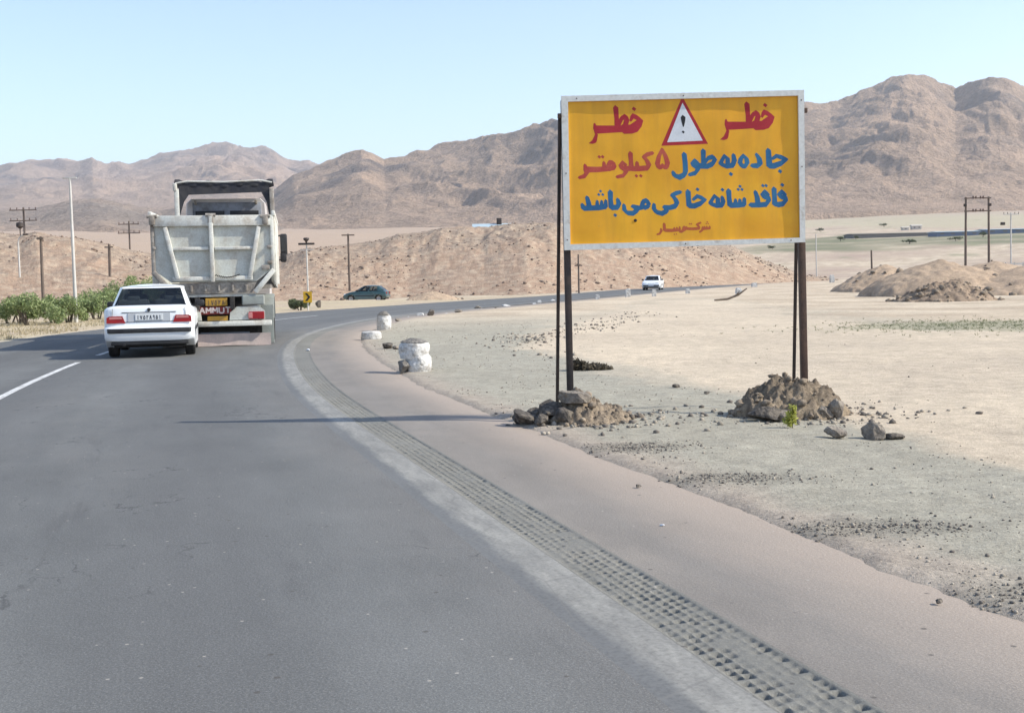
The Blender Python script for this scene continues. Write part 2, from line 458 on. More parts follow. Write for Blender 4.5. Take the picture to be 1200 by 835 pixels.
def ground_z(x, y, fine=True):
    sh = np.shape(x); x = np.ravel(x); y = np.ravel(y)
    r = np.hypot(x, y); z = base_z(x, y)
    near = r < 520
    S, D = road_sd(x[near], y[near])
    c = corridor(S, D)
    zz = np.zeros_like(x); n = x[near], y[near]
    und = 0.035 * fbm(n[0] * 0.45, n[1] * 0.45, 4, 21) * sstep(1.3, 3.0, np.abs(D + 3.2) - 3.2) + 0.009 * perlin(n[0] * 4, n[1] * 4, 25)
    far = sstep(25, 110, r[near]) * 0.35 * fbm(n[0] * 0.06, n[1] * 0.06, 3, 31) * sstep(3, 14, np.abs(D + 3.2) - 4.6)
    zz[near] = -0.11 * (1 - c) + 0.012 * c + und * c + far
    D_all = np.full_like(x, 99.0); D_all[near] = D; S_all = np.zeros_like(x); S_all[near] = S
    zz = zz + sstep(420, 900, r) * 4.0 * fbm(x * 0.004, y * 0.004, 4, 41)
    return (z + zz).reshape(sh), S_all.reshape(sh), D_all.reshape(sh)
def zg(x, y): return float(ground_z(np.array([x]), np.array([y]))[0][0])
def hit(px, py):                                      # first meeting of a view ray with the ground sheet, far terrain included
    d = ray(px, py); t = np.concatenate([np.arange(4, 400, 0.5), np.arange(400, 6000, 4)])
    P = d[None] * t[:, None]; z = ground_z(P[:, 0], P[:, 1])[0]
    below = (CAMH + P[:, 2]) < z
    i = int(np.argmax(below)) if below.any() else len(t) - 1
    return np.array([P[i, 0], P[i, 1], z[i]])

az = np.concatenate([np.radians(np.arange(-180, -27, 3.0)), np.radians(np.arange(-27, 27.01, 0.10)), np.radians(np.arange(30, 180.1, 3.0))])
rr = np.concatenate([[0.3, 0.8], np.exp(np.arange(np.log(1.3), np.log(9000), 0.0105))])
A, Rr = np.meshgrid(az, rr, indexing='ij')
gx = Rr * np.sin(A); gy = Rr * np.cos(A)
gz, gS, gD = ground_z(gx, gy)
gz = np.where(Rr > 2600, gz * 0 + np.minimum(gz, base_z(gx, gy) * 0 + 120), gz)

fx, fy = gx.ravel(), gy.ravel(); fr = np.hypot(fx, fy); fD = gD.ravel(); fS = gS.ravel()
c_gravel = np.array([0.392, 0.364, 0.292]); c_gravel2 = np.array([0.312, 0.288, 0.230])
c_sand = np.array([0.575, 0.478, 0.355]); c_sand2 = np.array([0.50, 0.415, 0.312])
c_plain = np.array([0.43, 0.345, 0.25]); c_pink = np.array([0.36, 0.275, 0.215]); c_straw = np.array([0.48, 0.40, 0.26]); c_green = np.array([0.180, 0.182, 0.110])
def lerp(a, b, f): return a + (b - a) * f[:, None]
n1 = fbm(fx * 0.25, fy * 0.25, 4, 51) ; n2 = fbm(fx * 1.7, fy * 1.7, 4, 52); n3 = fbm(fx * 0.035, fy * 0.035, 4, 53)
tint = lerp(np.tile(c_gravel, (len(fx), 1)), c_gravel2, np.clip(0.5 + 1.3 * n2 + 0.5 * n1, 0, 1))
wx = fx + 1.2 * fbm(fx * 0.35, fy * 0.35, 3, 54) * np.clip(fr / 25, .3, 2); wy = fy + 2.2 * fbm(fx * 0.3, fy * 0.3, 3, 55) * np.clip(fr / 25, .3, 2)
sand = sum(inpoly(wx + ox * np.clip(fr / 20, .4, 2), wy + oy * np.clip(fr / 20, .4, 2), sand_poly).astype(float) for ox, oy in ((0, 0), (.35, 0), (-.35, 0), (0, .9), (0, -.9), (0, 1.6), (0, -1.6))) / 7
sandc = lerp(np.tile(c_sand, (len(fx), 1)), c_sand2, np.clip(0.5 + 1.4 * n1, 0, 1))
tint = tint * (1 - sand[:, None]) + sandc * sand[:, None]
farm = np.maximum(sstep(30, 52, fr), sstep(12, 19, fD + 3.0 * n1) * (fD < 90))
plainc = lerp(lerp(np.tile(c_sand, (len(fx), 1)), c_plain, np.clip(0.5 + 1.5 * n1, 0, 1)), c_pink, np.clip(0.35 + 1.3 * n3, 0, 1) * sstep(60, 260, fr))
far_f = farm * (1 - sand)
tint = tint * (1 - far_f[:, None]) + plainc * far_f[:, None]
left = sstep(-7.9, -8.8, fD) * (fr < 500)
strawc = lerp(np.tile(c_straw, (len(fx), 1)), c_plain * 1.05, np.clip(0.5 + 1.5 * n1, 0, 1))
left = left * sstep(120, 85, fr)
tint = tint * (1 - left[:, None]) + strawc * left[:, None]
# pink dust blown along the asphalt edge
pink = sstep(2.25, 1.55, fD + .35 * n2) * (fD > 0) * sstep(60, 30, fr)
tint = lerp(tint, np.array([0.385, 0.322, 0.260]), pink * 0.9)
for (pp, hl, hd) in patches:
    c = G(*pp)
    q = np.hypot((fx - c[0]) / hl, (fy - c[1]) / hd) + 0.5 * n2
    tint = lerp(tint, np.array([0.215, 0.198, 0.162]), sstep(1.25, 0.55, q) * 0.6)
# low green cover right of the track, and the irrigated band far off
c = G(1160, 381); q = np.hypot((fx - c[0]) / 4.2, (fy - c[1]) / 3.2) + 0.9 * fbm(fx * 0.6, fy * 0.5, 4, 57)
tint = lerp(tint, np.array([.30, .285, .19]), sstep(1.15, 0.5, q) * 0.75)
fz = gz.ravel(); ppx, ppy, pdz = proj(fx, fy, fz)
vis = (pdz > 60)
band_top = np.interp(ppx, [850, 1000, 1200, 1500], [293, 274, 271, 268]); band_bot = np.interp(ppx, [850, 1000, 1200, 1500], [297, 292, 283, 276])
nb = 5.5 * fbm(fx * 0.02, fy * 0.02, 3, 61)
green = sstep(band_top - 1.5, band_top + 1, ppy + nb * .4) * sstep(band_bot + 2, band_bot - 2, ppy + nb) * vis * sstep(840, 900, ppx)
tint = lerp(tint, c_green * 1.0, green * np.clip(0.8 + 0.9 * n3, 0.3, 0.95))
bl2 = sstep(248, 252, ppy + nb) * sstep(268, 264, ppy + nb) * vis * (ppx > 900)
tint = lerp(tint, np.array([0.43, 0.38, 0.26]), bl2 * 0.8)
spots = sstep(0.30, 0.5, fbm(fx * 0.05, fy * 0.03, 4, 66)) * sstep(250, 262, ppy) * sstep(325, 300, ppy) * vis * (ppx > 700)
tint = lerp(tint, c_green * 1.3, spots * 0.7)
farp = sstep(900, 2200, fr)
tint = lerp(tint, np.array([0.40, 0.310, 0.230]), farp * 0.8)
mid_f = sstep(160, 420, fr) * sstep(820, 640, ppx) * vis
tint = lerp(tint, np.array([0.42, 0.312, 0.226]), mid_f * 0.9)
for k in range(3):
    tint[:, k] *= 1 + 0.16 * n2 * sstep(200, 10, fr) + 0.10 * n3
tint = np.clip(tint, 0.02, 0.8)

def ground_mat(name, gr=1.0, bump=0.6, bd=0.03, sc=1.0, pebble=True):
    t = NT(name); co = t.n('ShaderNodeTexCoord').outputs['Object']
    a = t.n('ShaderNodeVertexColor', layer_name='tint').outputs['Color']
    g = t.ramp(t.noise(co, 38 * sc, 4, 0.75), [(0.28, 1 - 0.36 * gr), (0.5, 1.0), (0.75, 1 + 0.25 * gr)])
    col = t.mix(1.0, a, g, 'MULTIPLY')
    g = t.ramp(t.noise(co, 5.5 * sc, 6, 0.7), [(0.3, 1 - 0.20 * gr), (0.7, 1 + 0.14 * gr)])
    col = t.mix(1.0, col, g, 'MULTIPLY')
    h = t.noise(co, 30 * sc, 5, 0.75)
    if pebble:
        v = t.n('ShaderNodeTexVoronoi', Scale=26 * sc, Randomness=1.0); t.l(co, v.inputs['Vector'])
        sz = t.n('ShaderNodeSeparateColor'); t.l(v.outputs['Color'], sz.inputs[0])
        on = t.math('MULTIPLY', t.ramp(v.outputs['Distance'], [(0.16, 1), (0.26, 0)]), t.ramp(sz.outputs[0], [(0.72, 0), (0.76, 1)]))
        sc2 = t.n('ShaderNodeSeparateColor'); t.l(a, sc2.inputs[0]); on = t.math('MULTIPLY', on, t.ramp(sc2.outputs[0], [(0.38, 1), (0.47, 0.12)]))
        pc = t.mix(sz.outputs[1], (0.12, 0.105, 0.09), (0.40, 0.36, 0.30))
        col = t.mix(t.math('MULTIPLY', on, 0.75), col, pc)
        h = t.math('ADD', h, t.math('MULTIPLY', on, 0.7))
    return t.finish(col, 0.92, 0, h, bump, bd, 0.15)
m_ground = ground_mat('desert_ground')
order = np.stack([fx, fy, fz], -1)
grid_mesh('ground', order, len(az), len(rr), m_ground, cols=tint, kind='structure')

# ------------------------------------------------------------------ rocky hill behind the bend
def hill(name, prof, px0, px1, dpx, foot, crest, back, seed, mt, lab_rocks):
    P = np.array(prof, float)
    pxs = np.arange(px0, px1 + .1, dpx); t = np.linspace(0, 1, 130)
    A, T = np.meshgrid(pxs, t, indexing='ij')
    f_y = np.interp(A, foot[0], foot[1]); c_y = np.interp(A, crest[0], crest[1]); b_y = c_y + back
    Y = np.where(T < 0.62, f_y + (c_y - f_y) * T / 0.62, c_y + (b_y - c_y) * (T - 0.62) / 0.38)
    X = (A - 600) / FPX * Y
    prof_y = np.interp(A, P[:, 0], P[:, 1])
    zc = np.interp(A, P[:, 0], [W(p[0], p[1], np.interp(p[0], crest[0], crest[1]))[2] for p in P])
    zb = base_z(X, Y)
    u = np.clip(T / 0.62, 0, 1)
    shape = np.where(T < 0.62, np.sin(u * pi / 2) ** 1.05 * (0.72 + 0.28 * u), 1 - 0.75 * sstep(0, 1, (T - 0.62) / 0.38))
    lump = fbm(X * 0.10, Y * 0.10, 4, seed) * 0.15 + fbm(X * 0.35, Y * 0.35, 4, seed + 3, ridged=True) * 0.045
    gully = fbm(X * 0.22 + 0.4 * perlin(X * .05, Y * .05, seed + 8), Y * 0.05, 4, seed + 5, ridged=True) * 0.08
    Z = zb - 0.5 + (zc - zb + 0.5) * shape * (1 + (lump + gully) * (0.35 + 0.65 * (1 - np.abs(2 * u - 1))))
    Z = Z + 0.17 * fbm(X * 0.8, Y * 0.8, 5, seed + 11, gain=.7) * sstep(0.03, .15, T)
    # the crest line keeps the height it has in the photograph
    px, py, dz = proj(X, Y, Z)
    top = py.min(1); want = np.interp(pxs, P[:, 0], P[:, 1])
    k = (CAMH + (np.interp(pxs, pxs, want) * 0 + 1))
    cur = np.array([np.interp(0, [0], [0])])
    i = py.argmin(1); Zt = Z[np.arange(len(pxs)), i]; Yt = Y[np.arange(len(pxs)), i]
    Zw = np.array([W(a, b, c)[2] for a, b, c in zip(pxs, want, Yt)]); zbt = zb[np.arange(len(pxs)), i] - 0.5
    q = np.clip((Zw - zbt) / (Zt - zbt + 1e-6), 0.3, 3)
    ker = np.ones(9) / 9; q = np.convolve(np.pad(q, 4, 'edge'), ker, 'valid')
    Z = zb - 0.5 + (Z - zb + 0.5) * q[:, None]
    n = fbm(X * 0.12, Y * 0.12, 4, seed + 20).ravel(); nn = fbm(X * 0.9, Y * 0.9, 3, seed + 21).ravel()
    lo = np.array([0.375, 0.260, 0.182]); hi = np.array([0.320, 0.245, 0.185]); pale = np.array([0.42, 0.335, 0.245])
    ht = np.clip(T.ravel() / 0.62, 0, 1)
    c = lerp(np.tile(lo, (len(n), 1)), hi, np.clip(ht * 1.3 - 0.2 + n, 0, 1)); c = lerp(c, pale, np.clip(0.15 + 1.6 * nn, 0, 0.7))
    c = c * (1 + 0.22 * nn[:, None])
    o = grid_mesh(name, np.stack([X, Y, Z], -1), len(pxs), len(t), mt, cols=np.clip(c, .05, .8), kind='structure')
    # loose stones strewn over its face: nobody could count them
    ks = lab_rocks[1]; V = []; F = []; nv = 0
    ii = RNG.integers(2, len(pxs) - 2, ks); jj = RNG.integers(4, 88, ks)
    for a, b in zip(ii, jj):
        if float(perlin(X[a, b] * .09, Y[a, b] * .07, 44)) < RNG.random() * .5 - .28: continue
        p = np.array([X[a, b], Y[a, b], Z[a, b]]); sz = 0.06 + 0.20 * RNG.random() ** 4
        v, f = stone_arr(sz, RNG); V.append(v + p + (RNG.random(3) - .5) * [.6, .9, .0]); F.append(f + nv); nv += len(v)
    g = tri_mesh('loose_stones', np.concatenate(V), np.concatenate(F), m_hillrock, smooth=None)
    tag(g, lab_rocks[0], 'stones', kind='stuff')
    return o
_ico = None
def ico():
    global _ico
    if _ico is None:
        b = bmesh.new(); bmesh.ops.create_icosphere(b, subdivisions=1, radius=1)
        b.verts.ensure_lookup_table()
        _ico = (np.array([v.co[:] for v in b.verts]), np.array([[v.index for v in f.verts] for f in b.faces])); b.free()
    return _ico
def stone_arr(sz, rng, flat=0.65):
    v, f = ico()
    v = v * (1 + (rng.random((len(v), 1)) - .5) * 0.55) * (sz * np.array([1, 0.6 + .6 * rng.random(), flat * (0.6 + .7 * rng.random())]))
    a = rng.random() * 6.28; R = np.array([[cos(a), -sin(a), 0], [sin(a), cos(a), 0], [0, 0, 1]])
    return v @ R.T + [0, 0, sz * 0.15], f
m_hill = ground_mat('stony_hill', 1.15, 0.9, 0.15, 0.16)
m_hillrock = mat('hill_stone', (0.30, 0.22, 0.165), (0.20, 0.155, 0.125), 0.6, rough=0.95, grain=.2, gscale=6)
hill('rocky_hill', [(-500, 262), (-60, 268), (0, 271), (28, 275), (48, 271), (75, 277), (102, 279), (125, 284), (150, 291), (185, 297), (240, 304), (300, 303), (330, 301), (360, 291), (378, 290), (420, 285), (448, 281),
                    (470, 274), (496, 272), (520, 267), (545, 265), (570, 266), (600, 262), (640, 260), (680, 262), (720, 267), (770, 276), (830, 284), (862, 289), (880, 297), (896, 304), (915, 311), (940, 321), (985, 327)],
     -500, 985, 1.5, ([-500, 0, 200, 330, 480, 620, 760, 930, 985], [60, 78, 82, 96, 108, 104, 122, 158, 172]),
     ([-500, 0, 200, 330, 480, 620, 760, 930, 985], [120, 135, 140, 150, 168, 172, 178, 186, 190]), 60, 71, m_hill, ('loose brown stones strewn over the stony hill behind the bend', 7000))

# ------------------------------------------------------------------ mountains
def mountain(name, prof, px0, px1, foot, ridge, back, yfoot, seed, c0, c1, c2, amp=0.42, spur=1.0, nd=230, dpx=1.6, vein=0.5, power=1.35, rot=-0.65):
    P = np.array(prof, float); pxs = np.arange(px0, px1 + .1, dpx); t = np.linspace(0, 1, nd)
    A, T = np.meshgrid(pxs, t, indexing='ij'); q = 0.7
    wob = 1 + 0.03 * fbm(A * 0.006, A * 0 + seed, 3, seed)
    Yf = foot + 0 * A; Yr = ridge * wob; Yb = back
    Y = np.where(T < q, Yf + (Yr - Yf) * T / q, Yr + (Yb - Yr) * (T - q) / (1 - q)); X = (A - 600) / FPX * Y
    zf = np.array([W(a, np.interp(a, yfoot[0], yfoot[1]), foot)[2] for a in pxs])[:, None]
    zr = np.array([W(a, b, ridge)[2] for a, b in zip(pxs, np.interp(pxs, P[:, 0], P[:, 1]))])[:, None]
    zr_s = np.stack([np.convolve(np.pad(zr[:, 0], 40, 'edge'), np.ones(81) / 81, 'valid')], -1)
    u = np.clip(T / q, 0, 1); v = np.clip((T - q) / (1 - q), 0, 1)
    H = zr - zf
    L = (ridge - foot) * 0.16 * spur
    wx_ = X + 0.5 * L * fbm(X / L / 2, Y / L / 2, 3, seed + 1); wy_ = Y + 0.5 * L * fbm(X / L / 2 + 9, Y / L / 2, 3, seed + 2)
    rid = fbm(wx_ / L, wy_ / (L * 2.2), 3, seed + 3, gain=0.5, ridged=True)            # spurs running down slope
    w2x = X + 0.25 * L * fbm(X / L * 2, Y / L * 2, 3, seed + 21); w2y = Y + 0.25 * L * fbm(X / L * 2 + 5, Y / L * 2, 3, seed + 22)
    gul = -fbm(w2x / L * 3.2, w2y / L * 1.7, 5, seed + 13, gain=0.55, ridged=True)      # sharp gullies cut into them
    ca_, sa_ = cos(rot), sin(rot); wx_, wy_ = wx_ * ca_ - wy_ * sa_, wx_ * sa_ + wy_ * ca_
    rid = fbm(wx_ / L, wy_ / (L * 2.2), 3, seed + 3, gain=0.5, ridged=True)
    lump = fbm(wx_ / (L * 2.2), wy_ / (L * 2.2), 3, seed + 4)
    shp = u ** power
    Z = zf + H * (shp + amp * u ** 0.55 * (1 - 0.55 * u) * sstep(.0, .25, u) * (0.75 * rid + 0.6 * lump + 0.17 * gul)) * (1 - 0.8 * v)
    Z += (H * 0.007) * fbm(X / L * 9 + perlin(X / L * 3, Y / L * 3, seed), Y / L * 5, 5, seed + 6, gain=.6, ridged=True) * sstep(0.1, .5, u)
    px, py, dz = proj(X, Y, Z)
    i = py.argmin(1); ar = np.arange(len(pxs)); Yt = Y[ar, i]; Zt = Z[ar, i]
    Zw = np.array([W(a, b, c)[2] for a, b, c in zip(pxs, np.interp(pxs, P[:, 0], P[:, 1]), Yt)])
    k = np.clip((Zw - zf[:, 0]) / (Zt - zf[:, 0]), 0.25, 4); k = np.convolve(np.pad(k, 24, 'edge'), np.hanning(51)[1:-1] / np.hanning(51).sum(), 'valid')
    Z = zf + (Z - zf) * k[:, None]
    m1 = fbm(X / L * 1.2, Y / L * 1.2, 5, seed + 9, gain=.6).ravel(); m2 = fbm(X / L * 0.45, Y / L * 0.5, 4, seed + 10).ravel(); rr_ = rid.ravel()
    c = lerp(np.tile(np.array(c0), (len(m1), 1)), np.array(c1), np.clip(0.5 + 1.6 * m2, 0, 1))
    c = lerp(c, np.array(c2), sstep(0.05, 0.42, m1 + 0.35 * m2) * vein * sstep(0.15, 0.45, u.ravel()))
    fan = sstep(0.70, 0.22, u.ravel() + 0.22 * m2); c = lerp(c, np.array([0.445, 0.320, 0.230]), fan * 0.8)
    c = c * (1 + 0.16 * m1[:, None])
    Z = Z - 30 * sstep(0.03, 0, T)
    return grid_mesh(name, np.stack([X, Y, Z], -1), len(pxs), nd, m_mount, cols=np.clip(c, .03, .7), kind='structure')
m_mount = ground_mat('bare_rock_slope', 1.1, 1.0, 14.0, 0.0030, False)
mountain('mountain_range', [(180, 268), (250, 250), (300, 236), (325, 224), (350, 205), (380, 193), (400, 185), (418, 178), (430, 175), (440, 177), (456, 186), (480, 182), (505, 174), (530, 167), (560, 162), (600, 155), (630, 147), (655, 138),
                            (700, 132), (760, 130), (850, 128), (900, 124), (945, 120), (975, 120), (1000, 111), (1025, 100), (1045, 91), (1065, 86), (1085, 88), (1105, 96), (1120, 104), (1140, 97), (1158, 90), (1172, 89), (1185, 94),
                            (1200, 101), (1260, 130), (1350, 140), (1500, 175), (1700, 190)],
         180, 1700, 1500, 2900, 4200, ([180, 330, 600, 760, 950, 1200, 1700], [282, 276, 268, 262, 250, 245, 240]), 101,
         (0.435, 0.308, 0.215), (0.355, 0.258, 0.186), (0.165, 0.132, 0.112), 0.39, 1.25, 330, 1.3, vein=1.0, power=1.4)
mountain('far_mountain_range', [(-400, 214), (-150, 206), (-50, 200), (0, 196), (30, 188), (60, 186), (85, 187), (105, 188), (117, 183), (135, 192), (160, 190), (185, 184), (215, 177), (245, 170), (262, 167), (276, 167), (295, 171), (318, 173),
                                (330, 176), (345, 186), (370, 190), (385, 193), (420, 204), (500, 226), (620, 240)],
         -400, 620, 3300, 5600, 7600, ([-400, 0, 300, 620], [246, 244, 240, 262]), 131,
         (0.440, 0.315, 0.235), (0.370, 0.276, 0.213), (0.205, 0.168, 0.155), 0.36, 0.95, vein=.8, power=1.3)
mountain('foothills', [(-400, 246), (-100, 250), (0, 246), (40, 246), (70, 239), (95, 234), (115, 232), (135, 234), (165, 241), (195, 246), (230, 240), (260, 236), (300, 240), (350, 256), (420, 268)],
         -400, 420, 1300, 2100, 2700, ([-400, 0, 420], [280, 281, 284]), 151,
         (0.385, 0.292, 0.222), (0.330, 0.262, 0.208), (0.23, 0.195, 0.17), 0.3, 1.1, 180, 1.6, 0.4)

# ------------------------------------------------------------------ air
def haze():
    t = NT('haze_air')
    v = t.n('ShaderNodeVolumePrincipled')
    v.inputs['Color'].default_value = (0.96, 0.96, 1.0, 1); v.inputs['Density'].default_value = HAZE
    v.inputs['Anisotropy'].default_value = 0.2
    t.l(v.outputs[0], t.out.inputs['Volume'])
    b = MB(); b.box((0, 0, 458), (19000, 19000, 922))
    o = b.build('haze', t.m, None, None); o['kind'] = 'stuff'; tag(o, 'thin pale haze over the desert plain and mountains', 'haze')
HAZE = 0.00010
if HAZE > 0: haze()
# ------------------------------------------------------------------ warning sign
m_rust = mat('rusty_brown_steel', (0.070, 0.045, 0.034), (0.13, 0.075, 0.05), 3.0, rough=0.7, grain=.15, bump=.3, bscale=30)
m_darksteel = mat('dark_steel', (0.035, 0.030, 0.028), (0.075, 0.052, 0.042), 3.0, rough=0.65, grain=.15)
m_frame = mat('chalky_frame_paint', (0.66, 0.66, 0.62), (0.40, 0.33, 0.26), 6.0, .56, .74, rough=0.6, grain=.08, gscale=30, bump=.15)
def sign_yellow():
    t = NT('faded_yellow_sheet'); co = t.n('ShaderNodeTexCoord').outputs['Object']
    f = t.ramp(t.noise(co, 1.3, 5, 0.6, 0.8), [(0.35, 0), (0.68, 1)])
    col = t.mix(f, (0.70, 0.315, 0.006), (0.80, 0.400, 0.012))
    st = t.ramp(t.noise(t.scaleco(co, (7, 1, 0.9)), 1.0, 5, 0.6), [(0.45, 0), (0.75, 1)])
    col = t.mix(t.math('MULTIPLY', st, 0.5), col, (0.50, 0.245, 0.020))
    sc = t.ramp(t.noise(co, 13, 6, 0.78), [(0.60, 0), (0.70, 1)])
    col = t.mix(t.math('MULTIPLY', sc, 0.45), col, (0.40, 0.24, 0.06))
    return t.finish(col, 0.48, 0, t.noise(co, 2.2, 3, 0.5), 0.35, 0.02, 0.45)
m_yellow = sign_yellow()
m_red = mat('red_sign_paint', (0.34, 0.008, 0.018), (0.42, 0.02, 0.03), 2.0, rough=0.55, grain=.06)
m_redfade = mat('faded_red_sign_paint', (0.40, 0.030, 0.030), (0.50, 0.10, 0.055), 2.5, rough=0.6, grain=.08)
m_blue = mat('blue_sign_paint', (0.012, 0.100, 0.240), (0.03, 0.17, 0.32), 2.2, rough=0.55, grain=.06)
m_orangered = mat('orange_red_sign_paint', (0.46, 0.10, 0.03), rough=0.6)
m_signwhite = mat('white_sign_paint', (0.70, 0.72, 0.74), (0.60, 0.62, 0.64), 4, rough=0.55, grain=.05)
m_black = mat('black_paint', (0.012, 0.012, 0.014), rough=0.5, grain=0)

YAW = radians(2.3)
pL = G(667, 492); SO = np.array([G(667, 492)[0], G(667, 492)[1], 0.0])
sux = np.array([cos(YAW), sin(YAW), 0]); sn = np.array([sin(YAW), -cos(YAW), 0])     # sn: out of the sign's face
def sign_uv(px, py):
    d = ray(px, py); o = np.array([0, 0, CAMH])
    t = ((SO - o) @ sn) / (d @ sn); p = o + d * t
    return float((p - SO) @ sux), float(p[2])
sign = thing('warning_sign', 'large yellow roadside board with red and blue lettering on two rusty posts beside the road', 'sign', SO, YAW)
def loc(u, z, out=0.0): return Vector((u, -out, z))
def dent(u, z):
    u = np.asarray(u); kk = np.floor(u / 0.46 + 0.3); fk = u / 0.46 + 0.3 - kk
    sl = np.sin(kk * 12.9898) * 0.9
    return 0.46 * 0.007 * sl * (fk - 0.5) * sstep(0, .15, fk) * sstep(1, .85, fk) + 0.007 * perlin(np.asarray(u) * 1.3, np.asarray(z) * 1.5, 91) + 0.003 * perlin(np.asarray(u) * 4, np.asarray(z) * 3.5, 92)
OUT = [sign_uv(*p) for p in ((657.5, 113), (941.5, 105.8), (943, 283.8), (661.3, 293.3))]
INN = [sign_uv(*p) for p in ((665.3, 119.6), (934.7, 112.5), (936.8, 278.5), (668.2, 286.3))]
def bil(Q, a, b):
    Q = np.array(Q); return (Q[0] * (1 - a) + Q[1] * a) * (1 - b) + (Q[3] * (1 - a) + Q[2] * a) * b
nu, nv = 280, 170; V = []
for i in range(nu):
    for j in range(nv):
        p = bil(INN, -0.006 + 1.012 * i / (nu - 1), -0.01 + 1.02 * j / (nv - 1)); V.append((p[0], -float(dent(*p)), p[1]))
pan = grid_mesh('panel', V, nu, nv, m_yellow, parent=sign)
back = MB(); back.prism([loc(*bil(OUT, a, b), -0.022) for a, b in ((.01, .015), (.99, .015), (.99, .985), (.01, .985))], (0, 0.004, 0)); back.build('back_sheet', m_darksteel, sign, None)
fr = MB()
for k in range(4):
    a, b, c, d = OUT[k], OUT[(k + 1) % 4], INN[(k + 1) % 4], INN[k]
    fr.prism([loc(*a, 0.026), loc(*b, 0.026), loc(*c, 0.026), loc(*d, 0.026)], (0, 0.046, 0))
fr.build('frame', m_frame, sign, None)
for k in range(4):
    a, b = np.array(OUT[k]), np.array(OUT[(k + 1) % 4]); i0, i1 = np.array(INN[k]), np.array(INN[(k + 1) % 4])
    for t in (0.05, 0.5):
        p = ((a + i0) / 2) * (1 - t) + ((b + i1) / 2) * t
        bo = MB(); bo.lathe([(0.0, -0.030), (0.006, -0.029), (0.007, -0.0265)], 'y', (p[0], 0, p[1]), 8); bo.build('bolt', m_rust, sign)
hole = MB(); hu, hz = sign_uv(744.6, 258.3); hole.lathe([(0.0, -0.006), (0.014, -0.005), (0.019, 0.004)], 'y', (hu, -float(dent(hu, hz)), hz), 10); hole.build('hole', m_black, sign)

# lettering: pen strokes on a fine grid, turned into one outline mesh each
def glyph(name, strokes, m, out=0.0006, step=0.28, polys=(), parent=sign):
    xs = [p[0] for s in strokes for p in s] + [p[0] for q in polys for p in q]; ys = [p[1] for s in strokes for p in s] + [p[1] for q in polys for p in q]
    x0, x1, y0, y1 = min(xs) - 4, max(xs) + 4, min(ys) - 4, max(ys) + 4
    gx_ = np.arange(x0, x1, step); gy_ = np.arange(y0, y1, step); X, Y = np.meshgrid(gx_, gy_, indexing='ij')
    D = np.full(X.shape, 9.0)
    for s in strokes:
        s = [tuple(p) if len(p) == 3 else (*p, 1.9) for p in s]
        if len(s) == 1: s = s * 2
        for (ax, ay, ar), (bx, by, br) in zip(s, s[1:]):
            n_ = max(2, int(hypot(bx - ax, by - ay) / 0.35))
            for t in np.linspace(0, 1, n_ + 1):                      # a broad flat nib held at a slant
                r_ = 1.08 * (ar + (br - ar) * t); ex = X - ax - t * (bx - ax); ey = Y - ay - t * (by - ay)
                D = np.minimum(D, np.maximum(np.abs(ex * .799 + ey * .602) / 1.06, np.abs(-ex * .602 + ey * .799) / .88) - r_ * .93)
    for q in polys:
        ins = inpoly(X.ravel(), Y.ravel(), q).reshape(X.shape); dd = np.full(X.shape, 9.0)
        for (ax, ay), (bx, by) in zip(q, list(q[1:]) + [q[0]]):
            dx, dy = bx - ax, by - ay; L = dx * dx + dy * dy + 1e-9; t = np.clip(((X - ax) * dx + (Y - ay) * dy) / L, 0, 1)
            dd = np.minimum(dd, np.hypot(X - ax - t * dx, Y - ay - t * dy))
        D = np.minimum(D, np.where(ins, -dd, dd))
    mb = bmesh.new(); vid = {}
    def vert(x, y):
        k = (round(x * 500), round(y * 500))
        if k not in vid:
            u, z = sign_uv(x, y); vid[k] = mb.verts.new((u, -float(dent(u, z)) - out, z))
        return vid[k]
    ni, nj = D.shape; I = D < 0
    any_ = I[:-1, :-1] | I[1:, :-1] | I[1:, 1:] | I[:-1, 1:]; all_ = I[:-1, :-1] & I[1:, :-1] & I[1:, 1:] & I[:-1, 1:]
    for i in range(ni - 1):
        for j in np.nonzero(any_[i])[0]:
            c = [(i, j), (i + 1, j), (i + 1, j + 1), (i, j + 1)]
            if all_[i, j]: pts = [(gx_[a], gy_[b]) for a, b in c]
            else:
                pts = []
                for k in range(4):
                    (a, b), (e, f) = c[k], c[(k + 1) % 4]; d0, d1 = D[a, b], D[e, f]
                    if d0 < 0: pts.append((gx_[a], gy_[b]))
                    if (d0 < 0) != (d1 < 0):
                        t = d0 / (d0 - d1); pts.append((gx_[a] + (gx_[e] - gx_[a]) * t, gy_[b] + (gy_[f] - gy_[b]) * t))
            vs = []
            for p in pts:
                v = vert(*p)
                if v not in vs: vs.append(v)
            if len(vs) >= 3:
                try: mb.faces.new(vs[::-1] if False else vs)
                except ValueError: pass
    me = bpy.data.meshes.new(name); mb.normal_update(); mb.to_mesh(me); mb.free()
    return link(name, me, m, parent, None)
Z = 8.571
def A_(*p, dx=0, dy=0): return [(665 + (q[0] + dx) / Z, 110 + (q[1] + dy) / Z, (q[2] if len(q) > 2 else 18) / Z) for q in p]
def B_(*p): return [(795 + q[0] / Z, 110 + q[1] / Z, (q[2] if len(q) > 2 else 19) / Z) for q in p]
def C_(*p): return [(670 + q[0] / Z, 200 + q[1] / Z, (q[2] if len(q) > 2 else 19) / Z) for q in p]
def D_(*p): return [(795 + q[0] / Z, 200 + q[1] / Z, (q[2] if len(q) > 2 else 19) / Z) for q in p]
